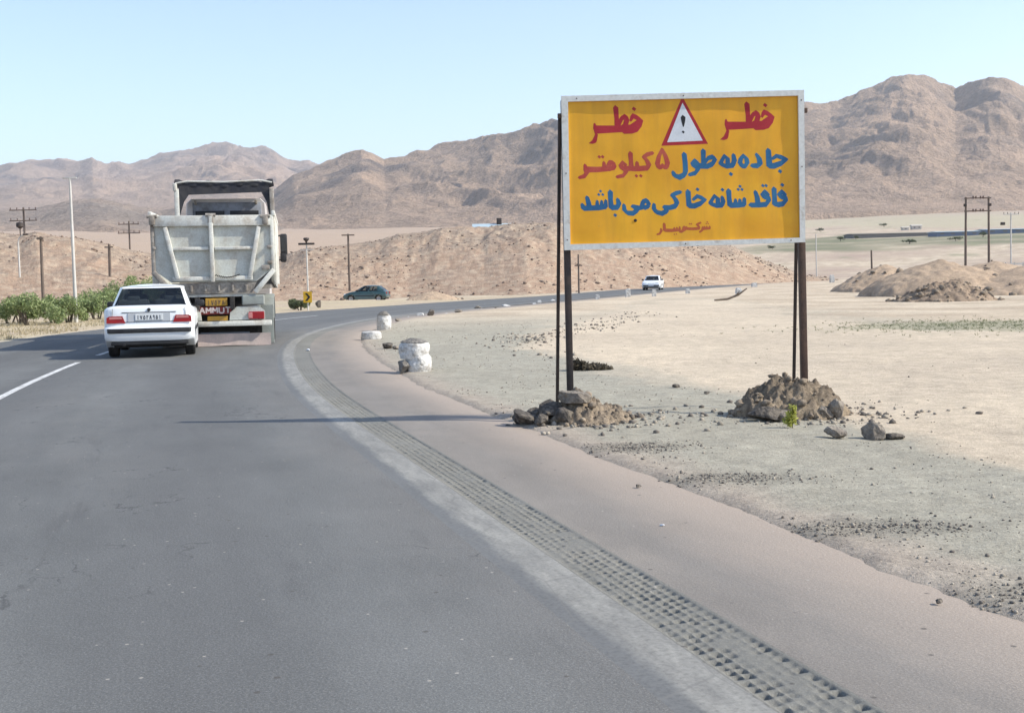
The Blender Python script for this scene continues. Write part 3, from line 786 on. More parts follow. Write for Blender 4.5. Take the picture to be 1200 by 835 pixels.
def danger(dx, dy):
    st = [A_((484, 140, 20), (494, 250, 17), (500, 330, 20), dx=dx, dy=dy), A_((512, 315, 17), (545, 245, 17), (580, 228, 20), (596, 265, 20), (580, 320, 20), dx=dx, dy=dy),
          A_((636, 268, 10), (660, 222, 20), (700, 240, 22), (735, 270, 20), dx=dx, dy=dy), A_((735, 270, 20), (690, 330, 40), (640, 355, 34), (560, 355, 36), dx=dx, dy=dy),
          A_((668, 152, 17), dx=dx, dy=dy)]
    po = [[(665 + (x + dx) / Z, 110 + (y + dy) / Z) for x, y in q] for q in
          ([(262, 300), (276, 290), (290, 318), (500, 318), (640, 312), (660, 385), (600, 380), (540, 386), (275, 402), (258, 345)],
           [(283, 385), (306, 410), (296, 470), (286, 492), (255, 503), (212, 498), (250, 465), (272, 420)])]
    return st, po
for dx, dy in ((0, 0), (1322, -38)):
    st, po = danger(dx - (0 if dx == 0 else 3), dy); glyph('danger_lettering', st, m_red, polys=po)
# warning triangle
glyph('warning_triangle', [], m_red, polys=[[(798.0, 116.6), (801.4, 116.5), (829.8, 168.6), (775.0, 170.9)]], out=0.0006)
glyph('triangle_field', [], m_signwhite, polys=[[(799.7, 120.5), (823.6, 164.8), (781.8, 166.8)]], out=0.0012)
glyph('exclamation_mark', [[(800.4, 137.6, 2.1), (800.6, 142.0, 1.7), (800.7, 148.3, .55)], [(800.6, 154.8, 1.35)]], m_black, out=0.0018)
# second row
glyph('blue_lettering', [
    B_((903, 568, 20), (908, 640, 21), (914, 715, 23)), B_((945, 650, 13), (985, 624, 16), (1040, 640, 20), (1088, 656, 13)), B_((1088, 660, 12), (1030, 698, 20), (960, 724, 22), (912, 722, 22)), B_((1022, 777, 17)),
    B_((786, 608, 14), (812, 650, 19), (822, 700, 20), (790, 722, 20), (742, 722, 17)),
    B_((655, 622, 17), (628, 650, 18), (618, 690, 18), (640, 726, 18), (672, 726, 18), (692, 692, 18), (684, 650, 17), (655, 622, 17)),
    B_((553, 615, 15), (562, 670, 20), (545, 718, 20), (480, 728, 18), (432, 706, 19), (426, 690, 18), (462, 622, 15), (494, 650, 17), (496, 706, 18)), B_((528, 806, 17)),
    B_((250, 572, 19), (252, 650, 17), (255, 715, 20)), B_((258, 700, 17), (300, 645, 17), (345, 632, 18), (366, 662, 18), (340, 705, 20), (290, 728, 20), (210, 722, 22)),
    B_((190, 690, 14), (168, 672, 19), (145, 694, 19), (158, 724, 19), (192, 726, 20), (196, 760, 19), (170, 795, 17), (112, 812, 14)),
    B_((58, 606, 19), (68, 690, 19), (72, 775, 19), (58, 815, 20), (10, 838, 22), (-36, 822, 18), (-52, 788, 15))], m_blue)
glyph('red_lettering', [
    A_((950, 555, 12), (918, 630, 17), (903, 700, 19), (918, 738, 18), (942, 735, 17), (954, 712, 12), (968, 736, 17), (995, 736, 18), (1005, 695, 19), (985, 625, 17), (950, 555, 12)),
    A_((855, 594, 14), (800, 610, 17), (766, 634, 16), (800, 672, 17), (818, 712, 19), (800, 745, 20), (700, 752, 20), (640, 750, 20)), A_((698, 690, 13), (704, 745, 18)), A_((693, 824, 14)), A_((738, 824, 14)),
    A_((632, 598, 18), (638, 680, 16), (642, 748, 20), (575, 752, 20)), A_((582, 710, 16), (556, 692, 18), (536, 716, 18), (550, 748, 18), (584, 750, 20), (588, 785, 18), (560, 822, 15), (500, 834, 13)),
    A_((470, 730, 18), (455, 692, 18), (425, 688, 18), (412, 720, 18), (430, 748, 18), (465, 744, 18)), A_((430, 752, 18), (300, 760, 21), (190, 760, 23)), A_((366, 690, 12), (372, 750, 18)), A_((320, 633, 14)), A_((354, 632, 14)),
    A_((176, 716, 12), (190, 770, 22), (196, 790, 20), (172, 826, 17), (118, 842, 12))], m_redfade)
# third row
glyph('blue_lettering', [
    D_((1068, 240, 17), (1042, 210, 18), (1014, 236, 18), (1034, 270, 16), (1072, 262, 17), (1078, 300, 19), (1052, 332, 20), (1000, 342, 21), (968, 330, 21)), D_((962, 182, 19), (966, 260, 18), (968, 335, 20)), D_((1045, 143, 16)),
    D_((898, 240, 17), (872, 210, 18), (846, 236, 18), (864, 270, 16), (902, 262, 17), (908, 300, 19), (880, 338, 20), (810, 345, 19), (728, 345, 19)), D_((774, 212, 15), (792, 265, 19), (800, 335, 20)), D_((850, 150, 14)), D_((882, 150, 14)),
    D_((664, 280, 13), (660, 340, 18), (600, 346, 20), (520, 346, 22)), D_((618, 292, 12), (618, 340, 18)), D_((574, 292, 12), (574, 340, 18)), D_((505, 202, 20), (510, 270, 18), (518, 345, 20)), D_((620, 157, 13)), D_((602, 188, 13)), D_((640, 188, 13)),
    D_((440, 266, 14), (450, 310, 18), (436, 345, 20), (380, 352, 18), (328, 332, 18), (324, 316, 17), (364, 252, 15), (396, 280, 17), (398, 330, 18)), D_((443, 191, 15)),
    D_((97, 210, 20), (101, 280, 19), (108, 350, 21)), D_((150, 288, 13), (190, 256, 16), (240, 276, 19), (272, 290, 12)), D_((270, 294, 12), (220, 330, 19), (160, 354, 21), (108, 352, 21)), D_((193, 188, 15)),
    C_((1092, 214, 14), (1050, 226, 17), (1008, 246, 16), (1042, 285, 18), (1056, 320, 19), (1040, 356, 20), (985, 372, 19), (930, 366, 17), (948, 384, 18), (952, 408, 18), (905, 430, 20), (850, 416, 18), (826, 380, 17), (826, 338, 13)),
    C_((774, 335, 17), (752, 298, 18), (718, 310, 18), (708, 345, 18), (732, 372, 18), (768, 358, 17)), C_((715, 366, 17), (680, 374, 18), (632, 362, 17), (612, 360, 16), (645, 382, 18), (655, 402, 18), (615, 428, 20), (560, 425, 18), (530, 394, 17), (524, 345, 13)),
    C_((462, 288, 14), (474, 330, 19), (458, 368, 20), (400, 370, 21)), C_((437, 447, 15)), C_((388, 214, 20), (390, 290, 18), (396, 365, 20)),
    C_((342, 300, 12), (340, 362, 18), (270, 372, 20), (120, 378, 20), (106, 340, 14)), C_((300, 306, 11), (300, 362, 17)), C_((256, 306, 11), (256, 362, 17)), C_((154, 268, 15), (168, 320, 19), (178, 372, 19)), C_((290, 206, 12)), C_((272, 240, 12)), C_((312, 240, 12))], m_blue)
# small last row
glyph('orange_red_lettering', [
    D_((314, 560, 7), (314, 578, 9), (245, 582, 11)), D_((285, 560, 6), (285, 578, 8)), D_((262, 562, 6), (262, 578, 8)), D_((290, 515, 7)), D_((280, 532, 6)), D_((300, 532, 6)), D_((246, 570, 10), (240, 595, 10), (215, 615, 8)),
    D_((222, 522, 8), (185, 540, 9), (205, 560, 10), (205, 580, 11), (150, 584, 11), (82, 582, 11), (80, 566, 8)), D_((112, 534, 7)), D_((130, 534, 7)),
    D_((50, 570, 9), (50, 592, 10), (15, 616, 8)), C_((1130, 562, 9), (1140, 590, 10), (1100, 616, 8)), C_((1084, 566, 7), (1082, 596, 10), (1000, 600, 13), (934, 598, 13)), C_((1056, 572, 7), (1054, 595, 9)), C_((1030, 574, 7), (1028, 595, 9)),
    C_((928, 535, 11), (932, 596, 12)), C_((896, 585, 8), (900, 606, 11), (884, 632, 9), (858, 640, 7)), C_((1050, 636, 6)), C_((1030, 638, 6))], m_orangered, step=0.22)

def post(px_top, px_bot, y_top, y_bot, wd, m):
    u0, z0 = sign_uv(px_bot, y_bot); u1, z1 = sign_uv(px_top, y_top)
    b = MB(); b.bar((u0 + (u0 - u1) * 0.15, 0.062, -0.3), (u1 + (u1 - u0) * 0.9, 0.062, OUT[0][1] - 0.03), wd, 0.07, up=(0, 1, 0), bev=0.006); return b.build('post', m, sign)
post(665.2, 668.7, 290, 440, 0.066, m_darksteel)
post(941.4, 945.0, 288, 440, 0.066, m_rust)
def brace(pt, pb, back):
    u1, z1 = sign_uv(*pt)
    d = ray(*pb); o = np.array([0, 0, CAMH]); P0 = SO - sn * back; t = ((P0 - o) @ sn) / (d @ sn); q = o + d * t - SO
    u0 = float(q @ sux); f = (float(q[2]) + .15) / (z1 - float(q[2])); u0 -= (u1 - u0) * f; bk = back + (back - .03) * f
    b = MB(); b.bar((u0, bk, -0.15), (u1, 0.03, z1), 0.034, 0.034, bev=0.004); b.build('brace', m_darksteel, sign)
brace((656.2, 136), (653.2, 462), 0.75); brace((936.5, 140), (930.2, 452), 0.75)
for p in ((656.0, 136), (943.5, 129.5)):
    u, z = sign_uv(*p); ear = MB(); ear.box((u, 0.0, z), (0.045, 0.03, 0.05), None, .006); ear.build('lug', m_rust, sign)

# ------------------------------------------------------------------ rubble round the posts
m_soil = ground_mat('loose_soil', 1.2, 0.9, 0.05, 1.2)
m_chunk = mat('broken_concrete', (0.31, 0.27, 0.22), (0.20, 0.17, 0.14), 5, rough=0.95, grain=.25, gscale=25, bump=.9, bscale=18, bdist=.04)
m_tarry = mat('broken_asphalt', (0.090, 0.079, 0.070), (0.20, 0.17, 0.135), 7, rough=0.95, grain=.3, gscale=25, bump=.9, bscale=20, bdist=.04)
m_clod = mat('soil_clod', (0.34, 0.27, 0.195), (0.19, 0.155, 0.12), 3, rough=.95, grain=.25, gscale=20, bump=.7, bscale=25, bdist=.03)
def mound(name, label, cat, c, rx, ry, h, col, col2, seed, n=90, peak=1.0, skew=(0, 0), rough=0.25, group=None, m=None, clods=0, clodsize=.22):
    u = np.linspace(-1.25, 1.25, n); X, Y = np.meshgrid(u, u, indexing='ij')
    nz = fbm(X * 1.6 + seed, Y * 1.6, 5, seed, gain=.58); n2 = fbm(X * 6, Y * 6, 4, seed + 1, gain=.62)
    R = np.hypot(X - skew[0] * (1 - np.clip(np.hypot(X, Y), 0, 1)), Y - skew[1] * (1 - np.clip(np.hypot(X, Y), 0, 1))) + 0.22 * nz
    Z = h * (np.clip(1 - R, 0, 1) ** peak) * (1 + rough * nz) + h * rough * 0.35 * n2 * sstep(1.0, 0.75, R)
    Z = np.where(R > 1.0, -0.12 - (R - 1) * 0.3, Z - 0.02)
    g0 = np.array([[zg(c[0] + a * rx, c[1] + b * ry) for b in (-1, 0, 1)] for a in (-1, 0, 1)]).mean()
    V = np.stack([X * rx, Y * ry, Z], -1)
    nn = n2.ravel(); cc = lerp(np.tile(np.array(col), (len(nn), 1)), np.array(col2), np.clip(.45 + 1.4 * nn + .8 * nz.ravel(), 0, 1))
    o = grid_mesh(name, V, n, n, m or m_soil, cols=cc); o.location = (c[0], c[1], g0)
    tag(o, label, cat, group)
    if clods:
        rs = np.random.default_rng(seed + 5); CV = []; CF = []; nv_ = 0; b_i, b_f = ico()
        for _ in range(clods):
            i, j = rs.integers(0, n, 2)
            if R[i, j] > 1.12: continue
            s_ = h * (.05 + clodsize * rs.random() ** 2.2); v, f = stone_arr(s_, rs, 0.8); CV.append(v + V[i, j] + [0, 0, max(0, -V[i, j][2])]); CF.append(f + nv_); nv_ += len(v)
        g_ = tri_mesh('clods', np.concatenate(CV), np.concatenate(CF), m_clod, o); g_['kind'] = 'stuff'
    return o
def rock(name, label, cat, c, size, seed, m, rz=0, group=None, sub=3, tilt=0.0, sharp=0.35):
    b = bmesh.new(); bmesh.ops.create_icosphere(b, subdivisions=sub, radius=1)
    rs = np.random.default_rng(seed); planes = []
    for _ in range(13):
        v = rs.normal(size=3); planes.append((v / np.linalg.norm(v), 0.48 + 0.34 * rs.random()))
    for v in b.verts:
        p = np.array(v.co)
        for nrm, dd in planes:
            k = p @ nrm
            if k > dd: p = p - nrm * (k - dd)
        q = 1 + 0.10 * float(perlin(p[0] * 2.2 + seed, p[1] * 2.2 + p[2], seed)) + 0.07 * float(perlin(p[0] * 6 + p[2] * 3, p[1] * 6 + seed, seed))
        p = p * q; v.co = Vector((p[0] * size[0] / 2, p[1] * size[1] / 2, p[2] * size[2] / 2))
    me = bpy.data.meshes.new(name); b.to_mesh(me); b.free()
    o = link(name, me, m, None, 22); o.location = c; o.rotation_euler = (tilt, tilt * .6, rz)
    return tag(o, label, cat, group)

mound('rubble_mound', 'heap of soil and gravel round the left post of the yellow board', 'mound', (W(688, 490, SO[1])[0], SO[1] - 0.12), 0.48, 0.46, 0.29, (0.42, 0.33, 0.235), (0.235, 0.19, 0.145), 301, peak=0.65, skew=(-.25, 0), rough=.95, clods=170, clodsize=.13)
rb = (SO[0] + sux[0] * 2.50, SO[1] + sux[1] * 2.5)
mound('rubble_mound', 'larger heap of soil round the right post of the yellow board', 'mound', (W(922, 480, rb[1])[0], rb[1] - 0.16), 0.56, 0.42, 0.36, (0.41, 0.325, 0.23), (0.20, 0.16, 0.12), 305, peak=0.36, skew=(0, 0), rough=.95, clods=190, clodsize=.12)
def at(px, py, z=0.0): return Vector(G(px, py, z))
def rk(label, px, py, Y, size, seed, m=m_chunk, name='concrete_chunk', cat='chunk', **k):
    p = W(px, py, Y); zf = zg(p[0], p[1]) + size[2] * .36
    if Y < SO[1] - .30 or name == 'stone' or k.pop('floor', False): p[2] = zf
    return rock(name, label, cat, p, size, seed, m, **k)
Y0 = SO[1] - .13
rk('flat concrete slab lying on top of the left heap against the post', 670, 466, Y0 - .16, (0.40, 0.34, 0.19), 1, m_chunk, tilt=0.08)
rk('dark block leaning at the front foot of the left heap', 636, 496, Y0 - .31, (0.21, 0.20, 0.15), 2, m_tarry, rz=.6)
rk('dark blocky chunk under the flat slab of the left heap', 664, 487, Y0 - .27, (0.25, 0.24, 0.22), 3, m_tarry, rz=.2)
rk('long dark slab tilted to the ground on the left side of the left heap', 643, 480, Y0 - .16, (0.34, 0.26, 0.18), 4, m_tarry, rz=-.5, tilt=.5)
rk('small dark stone wedged under the right end of the flat slab', 686, 481, Y0 - .27, (0.15, 0.14, 0.12), 5, m_tarry)
rk('small dark lump farthest left of the broken asphalt by the left post', 594, 482, Y0 - .13, (0.10, 0.10, 0.10), 6, m_tarry, 'asphalt_lump', 'lump', floor=True)
rk('upright dark lump at the back of the broken asphalt by the left post', 605.5, 471, Y0 - .02, (0.15, 0.14, 0.20), 7, m_tarry, 'asphalt_lump', 'lump', floor=True)
rk('largest dark slab of the broken asphalt left of the left heap', 614, 480, Y0 - .14, (0.30, 0.26, 0.19), 8, m_tarry, 'asphalt_lump', 'lump', floor=True, rz=.5, tilt=.3)
rk('dark lump between the broken asphalt and the left heap', 627, 478, Y0 - .05, (0.20, 0.18, 0.17), 9, m_tarry, 'asphalt_lump', 'lump', floor=True)
Y1 = rb[1] - .19
rk('flat grey slab on the left flank of the right heap', 913, 470, Y1 - .40, (0.34, 0.30, 0.13), 10, m_chunk, tilt=.1)
rk('dark rounded chunk at the left of the right heap, below the flat slab', 897, 485, Y1 - .42, (0.40, 0.30, 0.21), 11, m_tarry, tilt=.12)
rk('pale upright block on the right flank of the right heap', 981, 480, Y1 - .30, (0.20, 0.22, 0.24), 12, m_chunk, rz=.4)
rk('brown block on the right shoulder of the right heap', 966, 470, Y1 - .32, (0.20, 0.20, 0.18), 13, m_chunk)
rk('grey stone lying alone in front of the right heap', 980, 509, G(980, 514)[1], (0.21, 0.18, 0.14), 14, m_chunk, 'stone', 'stone')
rk('pale lump of stone with a dark tail right of the right heap', 1026, 506, G(1026, 514)[1], (0.25, 0.22, 0.19), 15, m_chunk, 'stone', 'stone')
rk('flat dark sliver beside the pale lump right of the right heap', 1048, 511, G(1048, 514)[1], (0.26, 0.15, 0.07), 16, m_tarry, 'stone', 'stone')

# bits of gravel: uncountable
def pebbles(name, label, n, sampler, smin, smax, m, seed, dark=0.3):
    rs = np.random.default_rng(seed); V = []; F = []; C = []; nv = 0
    pts = sampler(n, rs)
    zz, _, D = ground_z(pts[:, 0], pts[:, 1])
    for (x, y), z, d in zip(pts, zz, D):
        s = smin + (smax - smin) * rs.random() ** 3.2
        v, f = stone_arr(s, rs, 0.75); V.append(v + [x, y, z + s * .1]); F.append(f + nv); nv += len(v)
        b = rs.random(); c = np.array([0.16, 0.14, 0.12]) if b < dark else np.array([0.33, 0.29, 0.235]) * (0.75 + .5 * rs.random())
        C.append(np.tile(c, (len(v), 1)))
    o = tri_mesh(name, np.concatenate(V), np.concatenate(F), m, cols=np.concatenate(C)); return tag(o, label, 'gravel', kind='stuff')
m_pebble = ground_mat('pebble', 0.5, 0.3, 0.01, 2.0, False)
def samp_gravel(n, rs):
    out = []
    while len(out) < n:
        s = 2 + 40 * rs.random() ** 1.5; d = 1.75 + 9 * rs.random() ** 1.6
        x, y = road_at(s, d)
        if inpoly(np.array([x]), np.array([y]), sand_poly)[0] and rs.random() < .85: continue
        if perlin(x * .8, y * .8, 77) < -0.15 + .3 * rs.random(): continue
        out.append((float(x), float(y)))
    return np.array(out)
pebbles('gravel', 'small stones strewn over the grey gravel verge', 3600, samp_gravel, 0.004, 0.015, m_pebble, 5)
def samp_patch(n, rs):
    out = []
    for k in range(n):
        pp, hl, hd = patches[k % len(patches)]; c = G(*pp)
        out.append((c[0] + rs.normal() * hl * .5, c[1] + rs.normal() * hd * .55))
    return np.array(out)
pebbles('asphalt_crumbs', 'dark crumbs of broken asphalt in patches on the gravel', 2800, samp_patch, 0.003, 0.013, m_pebble, 6, .75)
def samp_heap(n, rs):
    out = []
    for k in range(n):
        c = (SO[0] + .2, SO[1] - .1) if k % 2 else (rb[0] - .05, rb[1] - .1)
        a = rs.random() * 6.28; r = 0.15 + abs(rs.normal()) * 0.5
        out.append((c[0] + cos(a) * r * 1.2, c[1] + sin(a) * r))
    return np.array(out)
pebbles('heap_rubble', 'stones scattered around the two heaps at the sign posts', 1100, samp_heap, 0.006, 0.038, m_pebble, 7, .45)
def samp_ridge(n, rs):
    P = np.array([G(*p)[:2] for p in [(610, 402), (640, 396), (700, 382), (760, 366), (640, 420), (600, 392), (585, 400)]])
    out = []
    for k in range(n):
        i = rs.integers(0, 3) if rs.random() < .75 else rs.integers(4, 6); t = rs.random(); p = P[i] * (1 - t) + P[i + 1] * t
        out.append(p + rs.normal(size=2) * [.45, 1.2])
    return np.array(out)
pebbles('ridge_stones', 'stones along the edge between gravel and pale sand', 700, samp_ridge, 0.008, 0.055, m_pebble, 8, .35)
# single stones one can point at
for lab, px, py, s in (('dark stone on the gravel between the two heaps', 792, 455, .12), ('small dark stone left of the right heap', 828, 462, .09), ('brown stone on the shoulder below the board', 748, 571, .05),
                       ('small stone on the shoulder near the gravel edge', 1100, 706, .05), ('white pebble on the shoulder left of the dark patches', 776, 616, .03), ('white scrap of stone on the rumble strip far down the bend', 361, 411, .11)):
    p = at(px, py); z = zg(p.x, p.y)
    rock('stone', lab, 'stone', (p.x, p.y, (0 if 'shoulder' in lab or 'strip' in lab else z) + s * .2), (s, s * .8, s * .6), int(px), m_signwhite if 'white' in lab else m_tarry, sub=2)
# ------------------------------------------------------------------ cars
def paintm(name, c, rough=0.28, dust=(0.5, 0.45, 0.38), amt=0.25, metal=0.0):
    t = NT(name); co = t.n('ShaderNodeTexCoord').outputs['Object']
    sz = t.n('ShaderNodeSeparateXYZ'); t.l(co, sz.inputs[0])
    lowd = t.ramp(t.math('ADD', sz.outputs[2], t.math('MULTIPLY', t.noise(co, 3, 4, .6), 0.25)), [(0.35, 1), (0.85, 0)])
    f = t.math('MULTIPLY', t.math('ADD', t.math('MULTIPLY', lowd, 0.8), t.ramp(t.noise(co, 2.2, 6, .65), [(.45, 0), (.75, .5)])), amt)
    col = t.mix(f, c, dust)
    r = t.math('ADD', t.math('MULTIPLY', f, 0.5), rough)
    return t.finish(col, r, metal, None, spec=0.5, **{'Coat Weight': 0.4, 'Coat Roughness': 0.08})
m_white = paintm('white_car_paint', (0.76, 0.79, 0.81))
m_teal = paintm('dark_teal_car_paint', (0.020, 0.065, 0.072), metal=0.2, amt=.15)
m_glass_t = None
def glassm(name, tint, tr=0.75):
    t = NT(name)
    a = t.n('ShaderNodeBsdfTransparent'); a.inputs[0].default_value = (*tint, 1)
    g = t.n('ShaderNodeBsdfGlossy'); g.inputs['Roughness'].default_value = 0.04
    fr = t.n('ShaderNodeLayerWeight'); fr.inputs['Blend'].default_value = 0.22
    k = t.math('ADD', t.math('MULTIPLY', fr.outputs['Fresnel'], 0.8), 0.03)
    mx = t.n('ShaderNodeMixShader'); t.l(k, mx.inputs[0]); t.l(a.outputs[0], mx.inputs[1]); t.l(g.outputs[0], mx.inputs[2])
    t.l(mx.outputs[0], t.out.inputs[0]); return t.m
m_glass = glassm('tinted_window_glass', (0.50, 0.56, 0.56))
m_rubber = mat('tyre_rubber', (0.016, 0.016, 0.017), (0.05, 0.045, 0.04), 5, rough=0.85, grain=.1)
m_rim = mat('wheel_rim', (0.32, 0.32, 0.33), rough=0.4, metal=.6)
m_blackplastic = mat('black_plastic', (0.015, 0.015, 0.017), (0.03, 0.03, 0.032), 4, rough=0.55, grain=0)
m_under = mat('underbody', (0.012, 0.012, 0.012), rough=0.9, grain=0)
m_tail = mat('tail_lamp_red', (0.30, 0.012, 0.016), (0.22, 0.01, 0.02), 6, rough=0.12, grain=0, spec=.6)
m_tailp = mat('tail_lamp_pale', (0.50, 0.20, 0.19), rough=0.15, grain=0)
m_lampw = mat('lamp_glass', (0.62, 0.64, 0.66), rough=0.12, grain=0)
m_seat = mat('seat_cloth', (0.10, 0.10, 0.11), (0.14, 0.135, 0.13), 6, rough=0.9)
m_inter = mat('cabin_trim', (0.045, 0.045, 0.048), rough=0.9, grain=0)
m_plate = mat('white_plate', (0.60, 0.62, 0.62), rough=0.5, grain=0)
m_ink = mat('plate_ink', (0.03, 0.03, 0.045), rough=0.6, grain=0)
m_chrome = mat('bright_metal', (0.55, 0.56, 0.58), rough=0.25, metal=.9, grain=0)
m_skin = mat('skin', (0.34, 0.20, 0.14), rough=.6, grain=0)
m_cloth = mat('shirt_cloth', (0.12, 0.14, 0.2), rough=.9)

def smooth_prof(P, n):                                # keep the outline, just resample the polyline
    return P
def arch(cy, r, zb, n=8):
    a0 = math.asin(min(.99, max(-.99, (zb - 0.30) / r)))
    return [(cy + r * cos(a), 0.30 + r * sin(a)) for a in np.linspace(a0, pi - a0, n)]
SEDAN = dict(L=4.41, W=1.70,
    prof=lambda: [(-2.06, .30), (-2.17, .33), (-2.205, .40), (-2.215, .50), (-2.20, .575), (-2.135, .60), (-2.12, .66), (-2.125, .78), (-2.125, .88), (-2.105, .955), (-2.04, .985), (-1.85, .995), (-1.50, .995),
                  (-1.05, .955), (0, .93), (.85, .925), (1.05, .93), (1.45, .895), (1.85, .80), (2.06, .71), (2.16, .62), (2.20, .50), (2.18, .36), (2.08, .26), (1.80, .23)],
    yf=1.36, yr=-1.32, rw=0.305, ar=.35, zsill=0.20,
    base=dict(rc=(-1.52, .685, .998), rs=(-1.06, .775, .957), fs=(.82, .765, .928), fc=(1.06, .65, .93)), roof=dict(rc=(-.84, .565, 1.345), rs=(-.68, .625, 1.345), fs=(.20, .615, 1.35), fc=(.30, .54, 1.355)), zr=1.408, hatch=False)
HATCH = dict(L=3.95, W=1.66,
    prof=lambda: [(-1.80, .30), (-1.90, .34), (-1.95, .42), (-1.96, .52), (-1.93, .60), (-1.88, .64), (-1.87, .75), (-1.83, .87), (-1.76, .925), (-1.60, .94), (-1.50, .945),
                  (-1.20, .935), (0, .91), (.75, .90), (.92, .905), (1.30, .85), (1.60, .76), (1.80, .66), (1.90, .56), (1.94, .46), (1.92, .34), (1.84, .26), (1.60, .22)],
    yf=1.22, yr=-1.22, rw=0.29, ar=.335, zsill=0.20,
    base=dict(rc=(-1.70, .58, .935), rs=(-1.40, .71, .94), fs=(.70, .71, .902), fc=(.95, .58, .905)), roof=dict(rc=(-1.22, .49, 1.345), rs=(-1.08, .55, 1.355), fs=(-.02, .54, 1.38), fc=(.10, .47, 1.375)), zr=1.42, hatch=True)

def pane(name, pts, root):
    c = sum((Vector(p) for p in pts), Vector()) / len(pts); n = (Vector(pts[1]) - Vector(pts[0])).cross(Vector(pts[2]) - Vector(pts[1]))
    g = MB(); g.poly(pts if n.dot(c - Vector((0, 0, .9))) > 0 else pts[::-1]); return g.build(name, m_glass, root, None, False)
def build_car(spec, root, paint, seats=True, detail='rear'):
    S = spec; W2 = S['W'] / 2
    top = S['prof']()
    rear_a = arch(S['yr'], S['ar'], S['zsill']); front_a = arch(S['yf'], S['ar'], S['zsill'])
    bot = front_a + [(0.6, S['zsill']), (-0.6, S['zsill'])] + rear_a
    prof = top + bot
    b = MB(); secs = []
    for x, ins in ((-W2, .17), (-W2 + .012, .11), (-W2 + .05, .055), (-W2 + .12, .02), (-W2 + .26, 0), (0, -.004), (W2 - .26, 0), (W2 - .12, .02), (W2 - .05, .055), (W2 - .012, .11), (W2, .17)):
        sec = []
        for k, (y, z) in enumerate(prof):
            if k < len(top):
                zz = z - ins * .55 if z > .62 else z + (0.03 * ins / .1 if z < .36 else 0)
                yy = y * (1 - ins * (.36 if abs(y) > 1.9 else 0))
                if abs(y) <= 1.9 and abs(y) > 1.7: yy = y * (1 - ins * .15)
            else: yy, zz = y, z
            sec.append((x, yy, zz))
        secs.append(sec)
    b.loft(secs)
    body = b.build('body', paint, root, 30)
    u = MB(); u.box((0, -.05, .30), (S['W'] - .34, S['L'] - .45, .20)); u.box((0, S['yr'], .32), (S['W'] - .42, .30, .18)); u.build('underbody', m_under, root, None)
    B, T = S['base'], S['roof']
    def pt(D, k, s): y, x, z = D[k]; return Vector((s * x, y, z))
    g = MB()
    # roof: rounded sheet
    ring = []
    ny, nx = 7, 9
    rows = []
    for i in range(ny):
        t = i / (ny - 1); yr_, xr_, zr_ = T['rc']; yf_, xf_, zf_ = T['fc']; ys, xs, zs = T['rs']; yt, xt, zt = T['fs']
        row = []
        for j in range(nx):
            s = -1 + 2 * j / (nx - 1); e = abs(s) ** 3
            yrr = yr_ + (ys - yr_) * e; yff = yf_ + (yt - yf_) * e
            xw = (xr_ + (xs - xr_) * min(1, t * 6)) * (1 - max(0, (t - .8333) * 6)) + (xf_) * max(0, (t - .8333) * 6) if False else xs
            if i == 0: xw = xr_
            if i == ny - 1: xw = xf_
            zz = (zr_ + (zf_ - zr_) * t); crown = (S['zr'] - max(zr_, zf_)) * (1 - s ** 2) * min(1, sin(pi * (0.12 + .76 * t)) * 1.15)
            if i in (0, ny - 1): crown = 0.012 * (1 - s ** 2)
            row.append(g.bm.verts.new((s * xw, yrr + (yff - yrr) * t, zz + crown)))
        rows.append(row)
    for a, c in zip(rows, rows[1:]):
        for j in range(nx - 1): g.bm.faces.new((a[j], a[j + 1], c[j + 1], c[j]))
    for s in (-1, 1):
        # C pillar, A pillar, B pillar, roof rail
        def q(*p): g.poly([Vector(k) for k in p])
        rc, rs, fs, fc = (pt(B, k, s) for k in ('rc', 'rs', 'fs', 'fc')); trc, trs, tfs, tfc = (pt(T, k, s) for k in ('rc', 'rs', 'fs', 'fc'))
        q(rc, rs, trs, trc)
        rs2 = rs.lerp(fs, .10 if not S['hatch'] else .14); trs2 = trs.lerp(tfs, .03); q(rs, rs2, trs2, trs)
        q(fs, fc, tfc, tfs)
        mb_, mt_ = .50, .46
        b0, b1 = rs.lerp(fs, mb_), rs.lerp(fs, mb_ + .045); t0, t1 = trs.lerp(tfs, mt_), trs.lerp(tfs, mt_ + .075); q(b0, b1, t1, t0)
        # rail under the roof edge
        def dn(a, bb, k=.10): return a.lerp(bb, k)
        q(trs2, t0, t0.lerp(b0, .09), trs2.lerp(rs2, .09)); q(t1, tfs, tfs.lerp(fs, .07), t1.lerp(b1, .09)); 
    for k, key in (('rc', 1), ('fc', 1)):
        l, r = pt(T, k, -1), pt(T, k, 1); lb, rb_ = pt(B, k, -1), pt(B, k, 1)
        g.poly([l, r, r.lerp(rb_, .075), l.lerp(lb, .075)])
    g.build('roof', paint, root, 35)
    l, r, lb, rb_ = pt(T, 'rc', -1), pt(T, 'rc', 1), pt(B, 'rc', -1), pt(B, 'rc', 1)
    pane('rear_window', [lb, rb_, r.lerp(rb_, .075), l.lerp(lb, .075)], root)
    l, r, lb, rb_ = pt(T, 'fc', -1), pt(T, 'fc', 1), pt(B, 'fc', -1), pt(B, 'fc', 1)
    pane('windscreen', [lb, rb_, r.lerp(rb_, .075), l.lerp(lb, .075)], root)
